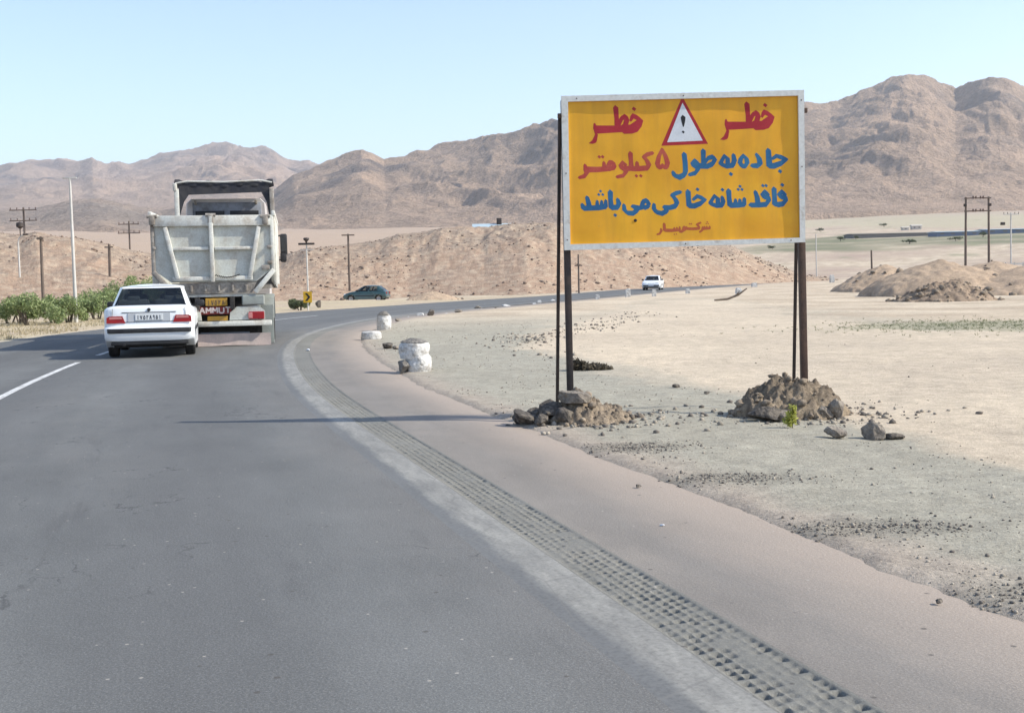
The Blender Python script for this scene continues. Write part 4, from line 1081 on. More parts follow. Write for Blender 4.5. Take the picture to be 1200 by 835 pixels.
    for s in (-1, 1):
        rs, fs, trs, tfs = pt(B, 'rs', s), pt(B, 'fs', s), pt(T, 'rs', s), pt(T, 'fs', s)
        rs2 = rs.lerp(fs, .10 if not S['hatch'] else .14); trs2 = trs.lerp(tfs, .03)
        b0, b1 = rs.lerp(fs, .50), rs.lerp(fs, .545); t0, t1 = trs.lerp(tfs, .46), trs.lerp(tfs, .535)
        for a in ([rs2, b0, t0.lerp(b0, .09), trs2.lerp(rs2, .09)], [b1, fs, tfs.lerp(fs, .07), t1.lerp(b1, .09)]):
            pane('side_window', a, root)
        # black frame line below the windows, door handles, side rubbing strip
        st = MB(); st.bar(rs + Vector((s * .012, 0, -.012)), fs + Vector((s * .012, 0, -.012)), .014, .022); st.build('window_trim', m_blackplastic, root, None)
        st = MB(); st.bar((s * (W2 + .003), S['yr'] + S['ar'] + .06, .52), (s * (W2 + .003), S['yf'] - S['ar'] - .06, .52), .022, .075, bev=.008); st.build('side_strip', m_blackplastic, root, None)
        for yy in (-.62, .42):
            dh = MB(); dh.box((s * (W2 - .005), yy, .76), (.03, .17, .035), None, .01); dh.build('door_handle', paint if not S['hatch'] else m_blackplastic, root)
        mi = MB(); yy = S['base']['fs'][0] - .12
        mi.box((s * (W2 + .07), yy, .985), (.20, .11, .135), None, .04); mi.bar((s * (W2 - .12), yy + .02, .93), (s * (W2 + .02), yy + .02, .96), .06, .05)
        mi.build('mirror', m_blackplastic, root)
        for yy in (S['yf'], S['yr']):
            w_ = MB(); R = S['rw']; xo = W2 - .015; xi = xo - .195
            w_.lathe([(R * .60, xi * s), (R * .93, xi * s), (R, (xi + .03) * s), (R, (xo - .03) * s), (R * .93, xo * s), (R * .66, (xo - .005) * s)], 'x', (0, yy, R), 28)
            ty = w_.build('wheel', m_rubber, root, 35)
            r_ = MB(); r_.lathe([(0.0, (xo - .035) * s), (.05, (xo - .03) * s), (.06, (xo - .05) * s), (R * .5, (xo - .045) * s), (R * .66, (xo - .008) * s), (R * .64, (xo - .03) * s)], 'x', (0, yy, R), 24)
            r_.build('rim', m_rim, ty, 35)
    # cabin
    it = MB(); it.box((0, (B['rc'][0] + B['fc'][0]) / 2 - .02, .945), (1.36, B['fc'][0] - B['rc'][0] - .30, .10)); 
    it.box((0, B['fc'][0] - .30, .99), (1.30, .36, .09), None, .03); it.box((0, B['rc'][0] + .26, 1.0), (1.15, .34, .03)); it.build('interior', m_inter, root, None)
    for xx in (-.36, .36):
        se = MB(); se.box((xx, -.12, 1.0), (.48, .16, .42), None, .06); se.box((xx, -.14, 1.26), (.25, .10, .15), None, .04); se.build('front_seat', m_seat, root)
        se = MB(); se.box((xx, -.86, 1.0), (.62, .18, .20), None, .06); se.box((xx, -.88, 1.11), (.25, .09, .11), None, .03); se.build('rear_seat', m_seat, root)
    return body

def car_rear(root, S):
    W2 = S['W'] / 2
    for s in (-1, 1):
        o = [(.80, .670), (.795, .775), (.75, .80), (.50, .805), (.445, .670)]
        t = MB(); t.prism([(s * x, -2.112, z) for x, z in o], (0, -.028, 0)); ob = t.build('tail_lamp', m_tail, root, None)
        t = MB(); t.prism([(s * x, -2.1405, z) for x, z in [(.75, .748), (.74, .783), (.52, .788), (.50, .748)]], (0, -.004, 0)); t.build('lamp_lens', m_tailp, ob, None)
    t = MB()
    t.box((0, -2.222, .525), (1.52, .035, .085), None, .012)
    for s in (-1, 1): t.bar((s * .75, -2.215, .525), (s * .838, -2.05, .525), .03, .085, bev=.01); t.bar((s * .838, -2.05, .525), (s * .85, -1.70, .525), .025, .085, bev=.01)
    t.build('bumper_strip', m_blackplastic, root)
    t = MB(); t.box((0, -2.133, .775), (.80, .010, .17), None, .004); t.build('plate_recess', paint_grey, root, None)
    pl = MB(); pl.box((.0, -2.145, .775), (.52, .012, .115), None, .004); p = pl.build('number_plate', m_plate, root, None)
    k = MB(); rs = np.random.default_rng(4)
    plate_marks(k, -.235, -2.1530, .735, .47, .075, 8, rs)
    k.build('plate_digits', m_ink, p, None)
    t = MB(); t.lathe([(0, -2.150), (.028, -2.148), (.034, -2.135), (.034, -2.12)], 'y', (0, 0, .915), 14); t.build('emblem', m_blackplastic, root)
    t = MB(); t.box((0, -2.131, .868), (1.02, .006, .012)); t.box((0, -2.127, .688), (1.40, .006, .009))
    for s in (-1, 1): t.bar((s * .70, -2.133, .685), (s * .68, -2.120, .945), .007, .008)
    t.build('boot_seam', m_blackplastic, root, None)
    t = MB(); t.box((0, -2.12, .285), (1.46, .08, .07), None, .02); t.build('valance', m_blackplastic, root)
    t = MB(); t.tube([(-.48, -1.9, .27), (-.48, -2.2, .26)], .025, 10); t.build('exhaust', m_blackplastic, root)
    pass
def plate_marks(mb, x0, y, z0, wd, h, n, rs):
    # latin-free digit strokes of an ordinary plate: short upright and curved pen marks
    D = {1: [[(.5, 1), (.5, 0)]], 2: [[(.25, 1), (.3, .62), (.75, .68), (.8, 1)], [(.28, .8), (.3, 0)]], 7: [[(.1, 1), (.5, 0), (.9, 1)]], 8: [[(.1, 0), (.5, 1), (.9, 0)]], 5: [[(.5, 1), (.12, .35), (.3, 0), (.5, .2), (.7, 0), (.88, .35), (.5, 1)]], 9: [[(.75, 0), (.75, .9), (.4, 1), (.3, .65), (.7, .6)]], 0: [[(.4, .5), (.6, .5)]]}
    seq = [1, 7, 5, 2, 8, 9, 5, 1][:n]
    cw = wd / n
    for i, c in enumerate(seq):
        for st in D[c]:
            for (a, b_), (c_, d_) in zip(st, st[1:]):
                mb.bar((x0 + (i + .15 + .7 * a) * cw, y, z0 + b_ * h), (x0 + (i + .15 + .7 * c_) * cw, y, z0 + d_ * h), .011, .003, up=(0, 1, 0)) if abs(a - c_) + abs(b_ - d_) > 0 else None
paint_grey = mat('grey_recess', (0.42, 0.44, 0.46), rough=.5, grain=0)

p = G(168.5, 419.5)
s_, d_ = road_sd([p[0]], [p[1]])
hd = heading(s_[0])
off = Vector((0, 2.2, 0)); off.rotate(Matrix.Rotation(hd, 3, 'Z'))
CAR_TURN = radians(3.4)
sedan = thing('white_sedan', 'white saloon car driving close behind the tipper truck, seen from the rear', 'car', (p[0] + off.x, p[1] + off.y, 0), hd + CAR_TURN)
sedan.scale = (1.02, 1, 1.05)
build_car(SEDAN, sedan, m_white); car_rear(sedan, SEDAN)

# oncoming white car
p = G(764.5, 341.2); s_, d_ = road_sd([p[0]], [p[1]])
cx, cy = road_at(s_[0], -5.6)
p = W(765.5, 341.0, 114); oc = thing('white_sedan', 'white car coming towards the camera on the far side of the bend', 'car', (p[0], p[1], zg(p[0], p[1]) + 0.10), radians(168))
build_car(SEDAN, oc, m_white)
def car_front(root, S, y=2.2):
    g = MB(); g.box((0, y - .075, .60), (.62, .05, .12), None, .02); g.build('grille', m_blackplastic, root)
    for s in (-1, 1):
        h = MB(); h.box((s * .55, y - .13, .64), (.36, .12, .15), None, .04); h.build('headlight', m_lampw, root)
    b = MB(); b.box((0, y - .01, .44), (1.5, .05, .11), None, .02); b.box((0, y - .06, .31), (1.3, .06, .10), None, .02); b.build('bumper_strip', m_blackplastic, root)
    b = MB(); b.box((0, y + .02, .46), (.5, .012, .10)); b.build('number_plate', m_plate, root, None)
car_front(oc, SEDAN)
# dark green hatchback on the track past the bend
p = W(430, 352.3, 104); zc = zg(p[0], p[1])
hb = thing('green_hatchback', 'dark green hatchback side-on on the dirt beyond the road, at the foot of the hill', 'car', (p[0], p[1], zc), radians(90 - 6))
build_car(HATCH, hb, m_teal); car_front(hb, HATCH, 1.94)
for s in (-1, 1):
    t = MB(); t.box((s * .66, -1.86, .74), (.16, .10, .24), None, .03); t.build('tail_lamp', m_tail, hb)

# ------------------------------------------------------------------ tipper truck
m_body = mat('dusty_tipper_paint', (0.53, 0.545, 0.50), (0.35, 0.30, 0.24), 2.6, .44, .76, rough=0.65, grain=.10, gscale=25, bump=.15, bscale=12)
m_bodyrib = mat('pale_tipper_paint', (0.61, 0.61, 0.56), (0.40, 0.34, 0.27), 3.0, .46, .74, rough=0.6, grain=.10, gscale=25)
m_dirty = mat('mud_caked_paint', (0.36, 0.33, 0.29), (0.21, 0.18, 0.15), 3.0, rough=0.85, grain=.2, gscale=20, bump=.3, bscale=14)
m_chassis = mat('greasy_chassis', (0.020, 0.019, 0.019), (0.05, 0.043, 0.037), 4, rough=0.8)
m_flap = mat('pinkish_mud_flap', (0.58, 0.46, 0.41), (0.40, 0.34, 0.31), 2, rough=0.8, grain=.1)
m_wing = mat('greenish_grey_wing', (0.30, 0.325, 0.30), (0.24, 0.25, 0.23), 3, rough=0.6)
m_plateY = mat('yellow_plate', (0.46, 0.25, 0.02), (0.30, 0.18, 0.05), 8, rough=.5, grain=0)
m_tarp = mat('dark_tarpaulin', (0.022, 0.024, 0.034), (0.05, 0.048, 0.05), 3, rough=0.75, grain=.1, bump=.5, bscale=9, bdist=.03)
m_cabw = mat('cab_paint', (0.56, 0.53, 0.52), (0.46, 0.42, 0.40), 2, rough=.4)
m_cabback = mat('cab_back_grey', (0.25, 0.27, 0.31), (0.13, 0.13, 0.14), 2.5, rough=.6)
m_redbar = mat('red_nameboard', (0.22, 0.025, 0.022), (0.12, 0.025, 0.022), 5, rough=.6)
m_letw = mat('white_letter_paint', (0.54, 0.46, 0.44), rough=.6, grain=0)
m_mirror = mat('dark_mirror_glass', (0.06, 0.065, 0.07), rough=.1, grain=0, metal=.6)
KT = 50.9; TY = 27.5
def tx(px): return (px - 251) / KT
def tz(py): return CAMH + (332 - py) / KT
p = W(251, 405, TY); s_, d_ = road_sd([p[0]], [p[1]]); TH = heading(s_[0]) + radians(2.3)
p[0] += .06
truck = thing('tipper_truck', 'pale grey tipper truck driving ahead with a high open body and ribbed tailgate', 'truck', (p[0], p[1], 0), TH)
truck.scale = (0.93, 1, 1)
# tailgate
zt, zl, zb = tz(252.5), tz(317), tz(344)
out = [(-1.45, zt), (-1.43, zl), (-1.10, tz(331)), (-.62, zb), (.98, zb), (1.43, zl), (1.45, zt)]
g = MB(); g.prism([(x, 0, z) for x, z in [(-1.40, zt), (-1.38, zl), (-1.02, tz(330)), (1.02, tz(330)), (1.38, zl), (1.40, zt)]], (0, .05, 0)); gate = g.build('tailgate', m_body, truck, None)
r = MB()
r.box((0, -.05, (tz(253) + tz(265)) / 2), (2.80, .10, tz(253) - tz(265)), None, .015)            # top band
r.box((-.03, -.075, (tz(253) + tz(330)) / 2), (.10, .15, tz(253) - tz(330)), None, .015)         # central rib
for s in (-1, 1):
    x0, x1 = (.06, 1.06)
    r.box((s * .56 - .03, -.045, tz(291)), (.98, .09, .075), None, .015)
    r.box((s * .50 - .03, -.045, tz(326)), (.92, .09, .10), None, .015)
    r.bar((s * 1.12, -.06, tz(266)), (s * .86, -.06, tz(326)), .10, .12, up=(0, 1, 0), bev=.015)
r.build('rib', m_bodyrib, gate)
lo = MB(); lo.prism([(x, -.02, z) for x, z in [(-1.02, tz(331)), (-.64, tz(343.5)), (.90, tz(343.5)), (1.02, tz(331))]], (0, .06, 0))
for k in range(5): lo.box((-.55 + k * .33, -.05, tz(337.5)), (.05, .06, .14), None, .01)
lo.build('tailgate_chute', m_dirty, truck, None)
for xx, zz in ((-1.42, tz(258)), (-.03, tz(257)), (1.28, tz(259))):
    hg = MB(); hg.box((xx, -.09, zz), (.14, .12, .22), None, .03); hg.tube([(xx - .12, -.10, zz + .09), (xx + .12, -.10, zz + .09)], .04, 10); hg.build('hinge', m_dirty, truck)
for bb, sz_ in (((1.36, -.06, tz(290)), (.12, .10, .07)), ((1.36, -.06, tz(308)), (.12, .10, .07)), ((-1.40, -.05, tz(290)), (.08, .08, .07)), ((1.25, -.08, tz(314)), (.20, .10, .10))):
    hg = MB(); hg.box(bb, sz_, None, .02); hg.build('latch', m_dirty, truck)
ch = MB()                                                                                        # chain sagging on the gate
for k in range(14):
    t = k / 13; ch.tube([(.05 + t * .55 - .02, -.13, tz(322) - .05 * sin(pi * t) - .02), (.05 + t * .55 + .02, -.13, tz(322) - .05 * sin(pi * t) + .01)], .014, 6)
ch.build('chain', m_chassis, truck)
# body sides, floor, headboard
BL = 5.5; HW = 1.36
for s in (-1, 1):
    sd = MB(); sd.prism([(s * 1.44, y, z) for y, z in [(.0, zt + .0), (.0, zl), (.25, tz(330)), (BL, 1.30), (BL, 3.30), (BL - .9, 3.12)]], (-s * .06, 0, 0)); side = sd.build('side_wall', m_body, truck, None)
    rb_ = MB()
    for k in range(8): rb_.box((s * 1.475, .35 + k * .68, 2.2), (.07, .12, 1.6), None, .015)
    rb_.box((s * 1.475, 2.7, 3.05), (.09, 5.4, .12), None, .02); rb_.build('rib', m_bodyrib, side)
    co = MB(); co.bar((s * 1.45, -.0, tz(317)), (s * .98, -.03, tz(343)), .12, .14, up=(0, 1, 0), bev=.02); co.bar((s * 1.43, .02, tz(254)), (s * 1.43, .02, tz(318)), .09, .14, up=(0, 1, 0), bev=.02)
    co.build('corner_post', m_bodyrib if s > 0 else m_dirty, truck)
fl = MB(); fl.box((0, BL / 2 + .1, 1.36), (2.7, BL - .1, .10)); fl.box((0, BL, 2.3), (2.76, .07, 2.0)); fl.build('body_floor', m_dirty, truck, None)
# frame over the front: uprights, hood roller with tarpaulin
def fz(py): return CAMH + (331.5 - py) / (FPX / (TY + BL))
ztop = fz(213.5)
for s in (-1, 1):
    fr2 = MB(); fr2.box((s * HW, BL, (ztop + 2.4) / 2 - .1), (.13, .20, ztop - 2.6), None, .02); fr2.build('front_upright', m_bodyrib if s < 0 else m_dirty, truck)
cn = MB()
V_ = []
for j in range(25):                                                                             # rolled sheet sagging between the uprights
    t = -1 + 2 * j / 24; V_.append((t * (HW + .06), BL + .05, ztop - .10 + .05 * t * t - .02 * cos(t * 9)))
cn.tube(V_, [.10 + .025 * sin(j * 1.7) for j in range(25)], 10)
cn.box((0, BL + .35, ztop - .10), (2.60, .75, .05))
cn.prism([(x, BL - .04, z) for x, z in [(-HW + .06, ztop - .1), (-HW + .06, ztop - .95), (-HW + .20, ztop - .55), (-HW + .34, ztop - .36), (HW - .30, ztop - .30), (HW - .16, ztop - .55), (HW - .06, ztop - 1.1), (HW - .06, ztop - .1)]], (0, .04, 0))
cn.build('rolled_tarpaulin', m_tarp, truck, 50)
cap = MB()
cap.box((-(HW + .04), BL - .02, ztop - .16), (.12, .26, .22), None, .04)
cap.tube([(-HW - .02, BL - .06, ztop - .05), (-HW + .3, BL - .06, ztop + .0), (0, BL - .06, ztop - .02), (HW - .3, BL - .06, ztop + .02), (HW + .02, BL - .06, ztop - .04)], .025, 6)
cap.build('hood_beam', m_bodyrib, truck)
# cab
CY0, CY1 = BL + .55, BL + 2.65
zc1 = fz(232)
cb = MB(); cb.loft([[(-1.22 + i, y, .95), (1.22 - i, y, .95), (1.24 - i, y, 2.2), (1.15 - i, y, zc1 - .12), (1.02 - i, y, zc1), (-1.02 + i, y, zc1), (-1.15 + i, y, zc1 - .12), (-1.24 + i, y, 2.2)] for y, i in ((CY0, .03), (CY0 + .05, 0), (CY1 - .4, 0), (CY1, .08))])
cab = cb.build('cab', m_cabw, truck, 30)
cbk = MB(); cbk.box((.03, CY0 - .03, zc1 - .52), (2.0, .05, .84), None, .02); cbk.build('cab_back', m_cabback, cab)
for s in (-1, 1):
    wv = MB(); wv.box((s * .50 + .03, CY0 - .065, zc1 - .42), (.84, .03, .17), None, .02); wv.build('rear_window', m_black, cab)
    br = MB(); br.box((s * .88, CY0 - .1, zc1 - .1), (.08, .1, .12), None, .02); br.build('air_horn', m_dirty, cab)
ws = MB(); ws.box((0, CY1 + .012, 2.35), (2.0, .03, .9), None, .02); ws.build('windscreen', m_black, cab)
for s in (-1, 1):
    mr = MB(); mr.box((s * 1.64, CY1 - .25, fz(284)), (.22, .14, .62), None, .05); mr.box((s * 1.62, CY1 - .25, fz(300)), (.20, .14, .30), None, .05)
    mr.bar((s * 1.2, CY1 - .2, fz(276)), (s * 1.62, CY1 - .22, fz(272)), .04); mr.bar((s * 1.2, CY1 - .2, fz(302)), (s * 1.62, CY1 - .22, fz(304)), .04)
    mir = mr.build('mirror', m_blackplastic, truck)
    mg = MB(); mg.box((s * 1.64, CY1 - .33, fz(284)), (.15, .012, .42)); mg.build('mirror_glass', m_mirror, mir, None)
# chassis
c2 = MB()
for s in (-1, 1): c2.box((s * .42, 4.0, 1.0), (.10, 8.4, .28))
for y in (.35, 1.9, 3.4, 5.2): c2.box((0, y, 1.0), (.84, .12, .2))
c2.box((0, .35, .86), (2.0, .14, .66)); c2.box((0, 1.15, .52), (1.9, .22, .22)); c2.box((0, 2.45, .52), (1.9, .22, .22)); c2.box((-.1, 3.8, .8), (2.2, 1.0, .55), None, .05)
c2.box((.0, .75, .56), (2.2, .12, .52)); c2.box((0, 1.8, .78), (1.5, 2.6, .1))
c2.build('chassis', m_chassis, truck, None)
def wheel(x0, x1, y, R=.52):
    w_ = MB(); s = 1 if x1 > 0 else -1
    w_.lathe([(R * .58, x0), (R * .95, x0), (R, x0 + .05 * s), (R, x1 - .05 * s), (R * .95, x1), (R * .6, x1 - .01 * s)], 'x', (0, y, R), 30); o = w_.build('wheel', m_rubber, truck, 35)
    r_ = MB(); r_.lathe([(0, x1 - .16 * s), (.12, x1 - .15 * s), (.14, x1 - .06 * s), (.2, x1 - .1 * s), (R * .6, x1 - .02 * s)], 'x', (0, y, R), 20); r_.build('rim', m_dirty, o, 35)
for s in (-1, 1):
    for y in (1.15, 2.45): wheel(s * .78, s * 1.06, y); wheel(s * 1.10, s * 1.38, y)
    wheel(s * .98, s * 1.28, BL + 2.0)
    wg = MB()
    sec = []
    for a in np.linspace(0.15, pi - .15, 9):
        sec.append([(s * .74, 1.15 - .66 * cos(a), .52 + .66 * sin(a)), (s * 1.42, 1.15 - .66 * cos(a), .52 + .66 * sin(a)), (s * 1.42, 1.15 - .62 * cos(a), .52 + .62 * sin(a)), (s * .74, 1.15 - .62 * cos(a), .52 + .62 * sin(a))])
    wg.loft(sec); wg.build('wing', m_wing, truck, 40)
    fp = MB(); fp.box((s * 1.25, .34, (tz(358) + tz(404)) / 2), (.30, .03, tz(358) - tz(404)), None, .01); fp.build('mud_flap', m_wing, truck, None)
# rear: bumper, flap, lamps, plates, name
bp = MB(); bp.box((.30, -.02, tz(379)), (2.12, .10, .12), None, .02); bp.box((.15, .06, tz(346)), (1.70, .08, .06), None, .01); bp.build('bumper', m_bodyrib, truck)
mf = MB()
sec = []
for k in range(13):
    t = k / 12; x = -1.30 + 2.62 * t
    sec.append([(x, .10 + .012 * sin(k * 1.9), tz(391)), (x, .10 + .012 * sin(k * 1.9) + .02, tz(391)), (x, .07 + .02 * sin(k * 1.3) + .02, tz(405) + .01 * sin(k)), (x, .07 + .02 * sin(k * 1.3), tz(405) + .01 * sin(k))])
mf.loft(sec); mf.build('mud_flap', m_flap, truck, 40)
def panelbox(name, m, x0, x1, y0, y1, yy, dp, parent=truck, bev=.01):
    b = MB(); b.box(((tx(x0) + tx(x1)) / 2, yy, (tz(y0) + tz(y1)) / 2), (abs(tx(x1) - tx(x0)), dp, abs(tz(y0) - tz(y1))), None, bev); return b.build(name, m, parent, None)
pp = panelbox('number_plate', m_plateY, 239, 266, 349, 358, .0, .03)
k = MB(); plate_marks(k, tx(241), -.018, tz(357), .43, .11, 5, None); k.build('plate_digits', m_ink, pp, None)
pp = panelbox('lower_plate', m_plateY, 241, 266, 370, 375.5, .0, .03)
nb_ = panelbox('name_board', m_redbar, 222, 271, 359, 368, .02, .03)
def letters(txt, x0, z0, h, cw, y, mb):
    G_ = {'M': [[(0, 0), (0, 1), (.5, .35), (1, 1), (1, 0)]], 'A': [[(0, 0), (.5, 1), (1, 0)], [(.2, .38), (.8, .38)]], 'U': [[(0, 1), (0, .15), (.25, 0), (.75, 0), (1, .15), (1, 1)]], 'T': [[(0, 1), (1, 1)], [(.5, 1), (.5, 0)]]}
    for i, c in enumerate(txt):
        for st in G_[c]:
            for j, ((a, b_), (c_, d_)) in enumerate(zip(st, st[1:])):
                mb.bar((x0 + i * cw + a * cw * .72, y - .0006 * j, z0 + b_ * h), (x0 + i * cw + c_ * cw * .72, y - .0006 * j, z0 + d_ * h), .034, .006, up=(0, 1, 0))
lt = MB(); letters('MAMMUT', tx(224), tz(366.3), .125, .155, .0, lt); lt.build('name_lettering', m_letw, nb_, None)
for s in (1, -1):
    def mx(a): return 251 + s * (a - 251)
    bx = panelbox('lamp_housing', m_wing, mx(284), mx(312), 346, 358, .05, .22, bev=.03)
    gd = MB(); gd.prism([(s * tx(a), -.03, tz(b_)) for a, b_ in [(268, 375), (269, 366), (277, 359.5), (304, 358.5), (312, 365), (312, 375)]], (0, .06, 0)); gd.build('lamp_bracket', m_cabback if False else m_dirtyw if 'm_dirtyw' in globals() else m_body, truck, None)
    lp = panelbox('tail_lamp', m_tail, mx(292), mx(311), 365.5, 374.5, -.045, .05, bev=.015)
    panelbox('lamp_lens', m_tailp, mx(291.2), mx(296.5), 366.5, 373.5, -.052, .05, lp, bev=.01)
# ------------------------------------------------------------------ poles
m_woodpole = mat('weathered_pole', (0.16, 0.125, 0.10), (0.11, 0.085, 0.07), 3, rough=.9)
m_palepole = mat('pale_painted_pole', (0.56, 0.55, 0.52), (0.46, 0.44, 0.40), 2, rough=.6)
m_insul = mat('brown_insulator', (0.10, 0.06, 0.045), rough=.35, grain=0)
def pole(name, label, cat, ptop, pbase, Y, r0, r1, arms=(), m=m_woodpole, group=None, knobs=True, zb=None):
    """upright pole at depth Y whose top and foot are where the photo shows them; arms: (height from the top, half length)"""
    a = W(ptop[0], ptop[1], Y); b = W(pbase[0], pbase[1], Y)
    gz_ = zg(b[0], b[1]) if zb is None else zb
    t = thing(name, label, cat, (b[0], b[1], gz_), 0, group)
    H = a[2] - gz_; lean = (a[0] - b[0]) * .35
    s = MB(); s.tube([(0, 0, -.3), (lean * .5, 0, H * .5), (lean, 0, H)], [r0, (r0 + r1) / 2, r1], 10); s.build('shaft', m, t)
    for (dz, hl) in arms:
        x = MB(); x.box((lean, -r1 - .04, H - dz), (2 * hl, .10, .11), None, .01); arm = x.build('crossarm', m, t, None)
        if knobs and hl > .8:
            k = MB()
            for q in (-.92, -.45, .45, .92) if hl > .8 else (-.85, .85):
                k.lathe([(.0, H - dz + .30), (.05, H - dz + .28), (.06, H - dz + .22), (.035, H - dz + .19), (.06, H - dz + .13), (.02, H - dz + .05)], 'z', (lean + q * hl, -r1 - .04, 0), 8)
            k.build('insulator', m_insul, arm)
    return t, H, lean
pole('power_pole', 'leftmost power pole with two wooden crossarms one above the other', 'power pole', (27.5, 243), (32.5, 352), 132, .15, .10, ((.3, 1.5), (1.45, 1.5)))
pole('power_pole', 'tall power pole with two crossarms left of the truck, before the lilac hills', 'power pole', (151, 259), (154.5, 345), 150, .14, .09, ((.4, 1.3), (1.5, 1.4)))
pole('utility_pole', 'dark plain pole between the leftmost crossarm pole and the tall white mast', 'pole', (49, 277), (51.5, 372), 58, .085, .06, ((.10, .16),))
pole('utility_pole', 'short dark stub pole behind the green shrubs left of the white car', 'pole', (130.5, 286), (129.5, 350), 100, .13, .11, ((.25, .35),))
pole('utility_pole', 'brown pole rising behind the green hatchback', 'pole', (408, 274), (410, 345), 112, .12, .09, ((.12, .6),))
pole('utility_pole', 'thin dark pole seen just right of the left sign post', 'pole', (677.5, 298), (678.5, 345), 108, .09, .07, ((1.0, .35),), knobs=False)
pole('utility_pole', 'thin pale pole just right of the right sign post', 'pole', (955, 274), (957, 332), 190, .10, .07, (), m_palepole)
t, H, ln = pole('light_mast', 'tall slim white mast among the shrubs at the left', 'mast', (81.5, 208), (89.5, 378), 48, .075, .045, (), m_palepole)
b = MB(); b.box((ln, 0, H - .02), (.55, .08, .05), None, .01); b.build('mast_head', m_palepole, t)
# curved lamp
t, H, ln = pole('street_lamp', 'white curved-neck lamp post beside the leftmost power pole', 'street lamp', (21.5, 284), (24.5, 352), 96, .085, .06, (), m_palepole)
b = MB(); b.tube([(ln, 0, H - .05), (ln + .05, 0, H + .25), (ln + .2, 0, H + .48), (ln + .48, 0, H + .58)], .055, 8); b.build('neck', m_palepole, t)
b = MB(); b.box((ln + .62, 0, H + .62), (.42, .22, .13), None, .05); b.build('lamp_head', m_darksteel, t)
b = MB(); b.lathe([(0, H + 1.65), (.28, H + 1.55), (.30, H + 1.25), (.0, H + 1.05)], 'z', (ln + .2, 0, 0), 10); b.tube([(ln + .2, 0, H + .45), (ln + .2, 0, H + 1.1)], .04, 6); b.build('floodlight', m_darksteel, t)
# T-shaped double lamp by the chevron
t, H, ln = pole('street_lamp', 'pale lamp post with a dark double-armed head above the chevron sign', 'street lamp', (359, 286), (361, 346), 92, .07, .05, (), m_palepole)
b = MB(); b.box((ln, 0, H + .02), (1.25, .20, .16), None, .05); b.lathe([(0, H + .50), (.20, H + .48), (.24, H + .36), (.08, H + .2), (.06, H)], 'z', (ln, 0, 0), 12); b.build('lamp_head', m_darksteel, t)
b = MB(); b.box((ln, 0, H - .45), (1.0, .05, .05)); b.build('bracket', m_palepole, t, None)

# H-frame
a = W(1131.5, 320, 150); t = thing('power_pole', 'twin-legged power line frame with two beams at the right', 'power pole', (a[0], a[1], zg(a[0], a[1])))
dx = W(1158, 320, 150)[0] - a[0]; zt_ = W(1131, 231, 150)[2] - t.location.z
for k, x in enumerate((0, dx)):
    s = MB(); s.tube([(x + .12 * k, 0, -.3), (x, 0, zt_)], [.17, .12], 10); s.build('shaft', m_woodpole, t)
for dz in (.15, 1.75):
    s = MB(); s.box((dx / 2, -.17, zt_ - dz), (dx + .5, .12, .14), None, .01); arm = s.build('crossarm', m_woodpole, t, None)
    k = MB()
    for q in (.30, .42, .62, .74): k.lathe([(0, zt_ - dz + .28), (.10, zt_ - dz + .24), (.10, zt_ - dz - .06), (0, zt_ - dz - .12)], 'z', (dx * q, -.17, 0), 8)
    k.build('insulator', m_insul, arm)
for bx_ in ((-.12, -.1, zt_ - 1.0), (dx + .12, -.1, zt_ - 1.0), (.45, -.1, .55)):
    s = MB(); s.box(bx_, (.36, .3, .36), None, .05); s.build('switch_box', m_darksteel, t)
# pale pole at the right edge with a small crossarm
t, H, ln = pole('utility_pole', 'pale pole with a short crossarm at the right edge, beside the fence', 'pole', (1183, 249), (1185, 318), 165, .12, .08, ((.25, 1.1), ), m_palepole)
b = MB(); b.box((ln - 1.1, 0, H - 1.5), (.6, .3, .4), None, .05); b.build('switch_box', m_darksteel, t)
# stake on the earth mound
# lattice mast far off
a = hit(1131, 246); m_lat = mat('galvanised_lattice', (0.46, 0.45, 0.43), rough=.6)
t = thing('lattice_pylon', 'faint pale lattice pylon far off before the mountain foot', 'pylon', a)
Hh = W(1131, 206, a[1])[2] - a[2]; s = MB(); rr_ = a[1] * .0006
for q in (-1, 1):
    for v in (-1, 1): s.bar((q * Hh * .10, v * Hh * .1, -1), (q * Hh * .015, v * Hh * .015, Hh), rr_)
for k in range(7):
    z0, z1 = Hh * k / 7, Hh * (k + 1) / 7; w0, w1 = Hh * (.10 - .085 * k / 7), Hh * (.10 - .085 * (k + 1) / 7); s.bar((-w0, -w0, z0), (w1, -w1, z1), rr_ * .6); s.bar((w0, -w0, z0), (-w1, -w1, z1), rr_ * .6)
s.build('lattice_shaft', m_lat, t, None)
s = MB()
for k in (.80, .92): s.bar((-Hh * .14, 0, Hh * k), (Hh * .14, 0, Hh * k), rr_)
s.build('crossarm', m_lat, t, None)

# ------------------------------------------------------------------ chevron sign
m_chev = mat('chevron_yellow', (0.70, 0.42, 0.015), (0.62, 0.36, 0.03), 3, rough=.5)
p = W(361, 364, 60.5); t = thing('chevron_sign', 'small yellow bend sign with a black chevron on a pale post', 'sign', (p[0], p[1], zg(p[0], p[1])))
zc_ = W(361, 348, 60.5)[2] - t.location.z
b = MB(); b.tube([(0, .04, -.2), (0, .04, zc_ + .25)], .032, 8); b.build('post', m_palepole, t)
b = MB(); b.box((0, 0, zc_), (.44, .02, .56), None, .004); pn = b.build('panel', m_chev, t, None)
b = MB(); b.prism([(x, -.0135, zc_ + z) for x, z in ((-.13, .20), (-.02, .20), (.14, 0), (-.02, -.20), (-.13, -.20), (.02, 0))], (0, -.003, 0)); b.build('chevron_mark', m_black, pn, None)

